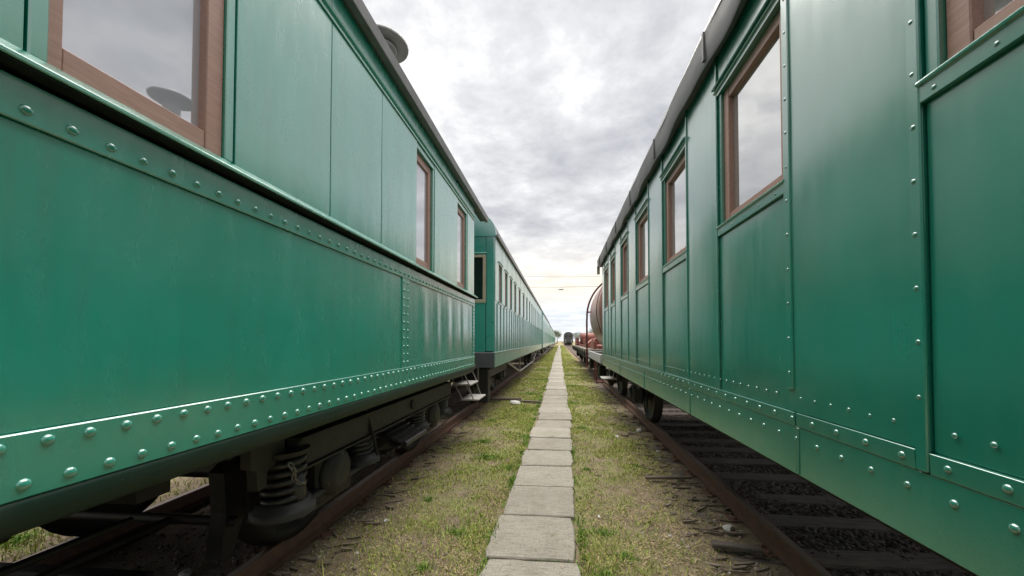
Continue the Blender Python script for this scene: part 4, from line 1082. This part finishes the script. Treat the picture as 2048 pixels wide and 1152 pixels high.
# ------------------------------------------------------------------ grass, weeds, straw, gravel
def blades(name, xy, h, w, lean, mat, curl=.5):
    n = len(xy); x, y = xy[:, 0], xy[:, 1]; z = ground_z(x, y) - .004
    a = RNG.uniform(0, 2 * np.pi, n); la = RNG.uniform(0, 2 * np.pi, n); ln = h * np.abs(RNG.normal(lean, .35, n)).clip(.05, 1.6)
    ca, sa_ = np.cos(a) * w / 2, np.sin(a) * w / 2
    dx, dy = np.cos(la) * ln, np.sin(la) * ln
    hz = h * np.sqrt(np.clip(1 - (ln / h) ** 2 * .45, .08, 1))
    P = np.zeros((n, 5, 3))
    P[:, 0] = np.stack([x - ca, y - sa_, z], 1); P[:, 1] = np.stack([x + ca, y + sa_, z], 1)
    P[:, 2] = np.stack([x + ca * .8 + dx * .4, y + sa_ * .8 + dy * .4, z + hz * .62], 1); P[:, 3] = np.stack([x - ca * .8 + dx * .4, y - sa_ * .8 + dy * .4, z + hz * .62], 1)
    P[:, 4] = np.stack([x + dx, y + dy, z + hz * (1 - curl * (ln / h).clip(0, 1) * .4)], 1)
    b = np.arange(n)[:, None] * 5
    F = np.concatenate([b + np.array([[0, 1, 2]]), b + np.array([[0, 2, 3]]), b + np.array([[3, 2, 4]])])
    return np_mesh(name, P.reshape(-1, 3), F, mat)
def scatter(n, x0, x1, y0, y1, dens):
    # more samples near the camera: y drawn with density ~ 1/y^1.3
    u = RNG.uniform(0, 1, n); k = -.15
    y = (y0 ** k + u * (y1 ** k - y0 ** k)) ** (1 / k); x = RNG.uniform(x0, x1, n)
    keep = RNG.uniform(0, 1, n) < dens(x, y); return np.stack([x[keep], y[keep]], 1)
def on_path(x, y): return (x > -.515) & (x < .145)
def lane(x):     # 1 in the strip between the tracks, fading towards the rails
    l = np.clip((x + 1.95) / .75, 0, 1); r = np.clip((1.50 - x) / .75, 0, 1); return np.minimum(l, r)
def d_grass(x, y):
    m = np.clip((fbm(x, y, 1.7, 31, 5) - .45) * 8, 0, 1) * .75 + .25 * np.clip((fbm(x, y, 5, 41) - .4) * 5, 0, 1)
    near = np.clip((y - 1.2) / 4.5, .20, 1)
    edge = np.exp(-((x + .62) / .16) ** 2) + .7 * np.exp(-((x - .26) / .14) ** 2)
    d = lane(x) ** .8 * (.06 + .90 * m * near) + edge * .35 * np.clip(m + .3, 0, 1)
    return np.where(on_path(x, y), 0, np.clip(d, 0, 1))
g = scatter(420000, -1.95, 1.52, 1.6, 45, d_grass)
hh = (.015 + .034 * RNG.uniform(0, 1, len(g)) ** 1.6) * (1 + .5 * np.clip(g[:, 1] / 14, 0, 1.6)) * (.55 + .9 * fbm(g[:, 0], g[:, 1], 2.2, 77)) * np.where(RNG.uniform(0, 1, len(g)) < .03, 2.2, 1)
ww = (.0032 + .0026 * RNG.uniform(0, 1, len(g))) * (1 + g[:, 1] / 7)
stuff(blades('grass', g, hh, ww, .75, 'grass'), 'short yellow-green grass between the tracks', 'grass')
g = scatter(60000, -1.9, 1.5, 42, 135, d_grass)
stuff(blades('grass', g, RNG.uniform(.03, .07, len(g)), RNG.uniform(.02, .04, len(g)) * (g[:, 1] / 60), .7, 'grass'), 'grass strip running to the far end of the path', 'grass')
# grass beyond the trains
def d_out(x, y):
    return np.where((x < -3.75) | (x > 3.4), .25 + .75 * np.clip((fbm(x, y, .9, 51) - .42) * 5, 0, 1), 0)
g = np.concatenate([scatter(60000, -9, -3.75, .6, 14, d_out), scatter(16000, 3.5, 9, 2, 14, d_out)])
stuff(blades('grass', g, .03 + .07 * RNG.uniform(0, 1, len(g)) ** 2, .005 + .004 * RNG.uniform(0, 1, len(g)), .7, 'grass'), 'grass growing beyond the far rails behind the coaches', 'grass')
# leafy weed clumps
CL = [(-.87, 3.02, .10), (-.98, 5.0, .20), (-1.20, 5.7, .14), (-.62, 4.6, .12), (-.55, 6.1, .16), (.30, 2.55, .12), (.47, 2.78, .08), (.36, 3.1, .09), (.62, 2.45, .07), (.40, 6.8, .12), (.30, 9.5, .2), (-.95, 2.55, .07), (-1.30, 3.6, .06),
      (-.66, 8.5, .25), (-.9, 11, .4), (-.75, 15, .5), (.4, 13, .3), (.45, 17, .4), (-.8, 20, .5), (.95, 4.75, .07), (-1.35, 7.2, .12), (.33, 4.6, .06), (-4.3, 2.6, .2), (-4.2, 1.6, .2)]
pts = []; hs = []
for (x_, y_, r_) in CL:
    n_ = int(260 * min(4, max(.4, (r_ / .1) ** 1.5)))
    q_ = RNG.normal(0, r_ * .45, (n_, 2)) * RNG.uniform(.3, 1.6, (n_, 1)) * np.array([1.25, .9]) + np.array([x_, y_]); pts.append(q_); hs.append((.012 + .045 * RNG.uniform(0, 1, n_) ** 1.5) * (1 + r_))
for k in range(26):                        # sprouts in the joints of the path and along its edges
    if RNG.uniform() < .75:
        n_ = int(RNG.integers(15, 60)); c_ = RNG.uniform(-.5, .12)
        pts.append(np.stack([np.clip(c_ + RNG.normal(0, .13, n_), -.5, .13), 2.667 + .665 * (k - 1) + RNG.normal(0, .007, n_)], 1)); hs.append(RNG.uniform(.030, .058, n_))
for k in range(110):                       # tufts leaning over the edges of the slabs
    yy = 2.0 + 14 * RNG.uniform() ** 1.6; n_ = int(RNG.integers(10, 55)); xe = -.53 if RNG.uniform() < .6 else .165
    pts.append(np.stack([xe + RNG.normal(0, .022, n_), yy + RNG.normal(0, .07, n_)], 1)); hs.append(RNG.uniform(.035, .075, n_))
g = np.concatenate(pts); hs = np.concatenate(hs); joint = np.arange(len(g)) >= sum(int(260 * min(4, max(.4, (c[2] / .1) ** 1.5))) for c in CL)
keep = joint | ~on_path(g[:, 0], g[:, 1]); g = g[keep]; hs = hs[keep]
stuff(blades('weeds', g, hs, RNG.uniform(.003, .009, len(g)) * (1 + g[:, 1] / 12), .7, 'weed'), 'fresh green leafy weeds sprouting in clumps', 'weeds')
# dry straw and wood chips lying flat
def d_straw(x, y):
    m = np.clip((fbm(x, y, 1.5, 91) - .42) * 5, 0, 1); near = np.clip(1.35 - (y - 2) / 5, .12, 1)
    e = np.exp(-((x + .62) / .22) ** 2) * 1.2 + np.exp(-((x - .75) / .55) ** 2) + .25
    return np.where(on_path(x, y), .006, np.clip(m * near * e * lane(x) ** .5, 0, 1))
g = scatter(110000, -1.9, 1.55, 1.5, 18, d_straw)
n_ = len(g); L_ = .004 + .034 * RNG.uniform(0, 1, n_) ** 2.4; a = RNG.uniform(0, 2 * np.pi, n_); w_ = RNG.uniform(.0014, .0055, n_) * (1 + g[:, 1] / 12)
zz = ground_z(g[:, 0], g[:, 1]) + RNG.uniform(.002, .014, n_); zz = np.where(on_path(g[:, 0], g[:, 1]), .044, zz); ti = RNG.normal(0, .25, n_) * L_
dx, dy = np.cos(a) * L_ / 2, np.sin(a) * L_ / 2; px_, py_ = -np.sin(a) * w_ / 2, np.cos(a) * w_ / 2
P = np.stack([np.stack([g[:, 0] - dx - px_, g[:, 1] - dy - py_, zz - ti], 1), np.stack([g[:, 0] + dx - px_, g[:, 1] + dy - py_, zz + ti], 1), np.stack([g[:, 0] + dx + px_, g[:, 1] + dy + py_, zz + ti], 1), np.stack([g[:, 0] - dx + px_, g[:, 1] - dy + py_, zz - ti], 1)], 1).reshape(-1, 3)
stuff(np_mesh('straw', P, np.arange(4 * n_).reshape(-1, 4), 'straw'), 'dry straw and wood chips scattered over the dirt', 'straw')
ICO_V = np.array([(0, 0, 1), (.894, 0, .447), (.276, .851, .447), (-.724, .526, .447), (-.724, -.526, .447), (.276, -.851, .447), (.724, .526, -.447), (-.276, .851, -.447), (-.894, 0, -.447), (-.276, -.851, -.447), (.724, -.526, -.447), (0, 0, -1)])
ICO_F = np.array([(0, 1, 2), (0, 2, 3), (0, 3, 4), (0, 4, 5), (0, 5, 1), (1, 6, 2), (2, 7, 3), (3, 8, 4), (4, 9, 5), (5, 10, 1), (1, 10, 6), (2, 6, 7), (3, 7, 8), (4, 8, 9), (5, 9, 10), (6, 11, 10), (6, 10, 11), (7, 11, 6), (8, 11, 7), (9, 11, 8)])
ICO_F = np.array([(0, 1, 2), (0, 2, 3), (0, 3, 4), (0, 4, 5), (0, 5, 1), (1, 6, 2), (2, 7, 3), (3, 8, 4), (4, 9, 5), (5, 10, 1), (2, 6, 7), (3, 7, 8), (4, 8, 9), (5, 9, 10), (1, 10, 6), (6, 11, 7), (7, 11, 8), (8, 11, 9), (9, 11, 10), (10, 11, 6)])
def stones(name, g, r, mat, sink=.35):
    n = len(g); z = ground_z(g[:, 0], g[:, 1])
    S3 = np.stack([r * RNG.uniform(.7, 1.3, n), r * RNG.uniform(.7, 1.3, n), r * RNG.uniform(.45, .85, n)], 1)
    Vv = ICO_V[None] * RNG.uniform(.75, 1.2, (n, 12, 1)) * S3[:, None]
    a = RNG.uniform(0, 6.28, n); c, s = np.cos(a)[:, None], np.sin(a)[:, None]
    P = np.stack([Vv[:, :, 0] * c - Vv[:, :, 1] * s + g[:, 0:1], Vv[:, :, 0] * s + Vv[:, :, 1] * c + g[:, 1:2], Vv[:, :, 2] + (z + r * (.5 - sink))[:, None]], 2)
    F = (ICO_F[None] + (np.arange(n) * 12)[:, None, None]).reshape(-1, 3)
    return np_mesh(name, P.reshape(-1, 3), F, mat)
def d_rt(x, y): return np.where((x > 1.72) & (x < 3.1), 1, np.where((x > .9) & (x < 1.6), .10 + .35 * np.clip((fbm(x, y, 2.5, 61) - .5) * 6, 0, 1), 0))
g = scatter(30000, 1.70, 3.1, 1.0, 14, d_rt)
stuff(stones('ballast', g, RNG.uniform(.010, .026, len(g)), 'gravel_dark'), 'dark ballast stones between the right rails', 'ballast')
def d_sh(x, y): return np.clip(.03 + .75 * np.exp(-((x - 1.40) / .32) ** 2) + .55 * np.exp(-((x + 1.82) / .22) ** 2), 0, 1) * np.clip((fbm(x, y, 3, 61) - .35) * 4, .1, 1) * np.where(on_path(x, y) | (x < -1.97) | (x > 1.59), 0, 1)
g = scatter(42000, -1.96, 1.58, 1.4, 22, d_sh)
stuff(stones('gravel', g, .003 + .017 * RNG.uniform(0, 1, len(g)) ** 2.2, 'gravel', .5), 'grey gravel and clinker scattered beside the rails', 'gravel')
g = scatter(9000, -3.5, -2.1, 1.0, 14, lambda x, y: np.full(len(x), .6))
stuff(stones('gravel', g, .004 + .018 * RNG.uniform(0, 1, len(g)) ** 2.2, 'gravel_dark', .5), 'dark gravel between the left rails', 'gravel')

# splinters of rotten sleepers lying along the rails
g = np.concatenate([scatter(900, 1.0, 1.58, 1.8, 16, lambda x, y: np.full(len(x), .30)), scatter(150, -1.95, -1.6, 1.8, 14, lambda x, y: np.full(len(x), .7))])
sp = MB()
for (x_, y_) in g:
    L = RNG.uniform(.03, .22) ; w = RNG.uniform(.008, .03); t = RNG.uniform(.005, .018); a = RNG.normal(0, .35); z_ = float(ground_z(np.array([x_]), np.array([y_]))[0]) + RNG.uniform(-.004, .010)
    c_, s_ = math.cos(a), math.sin(a); q = RNG.uniform(.3, .8); ti = RNG.normal(0, .05)
    pr = [(-L / 2, -w / 2), (L * .2, -w / 2), (L / 2, -w * .1), (L * .3, w / 2), (-L / 2, w * q * .5)]
    P = [(x_ + p[0] * c_ - p[1] * s_, y_ + p[0] * s_ + p[1] * c_, z_ + p[0] * ti) for p in pr]; P += [(p[0], p[1], p[2] + t) for p in P]
    sp.add(P, [(5, 6, 7, 8, 9)] + [(i, (i + 1) % 5, 5 + (i + 1) % 5, 5 + i) for i in range(5)])
stuff(sp.build('wood_splinters', 'splinter', None), 'splinters of rotten sleepers strewn along the rails', 'splinters')
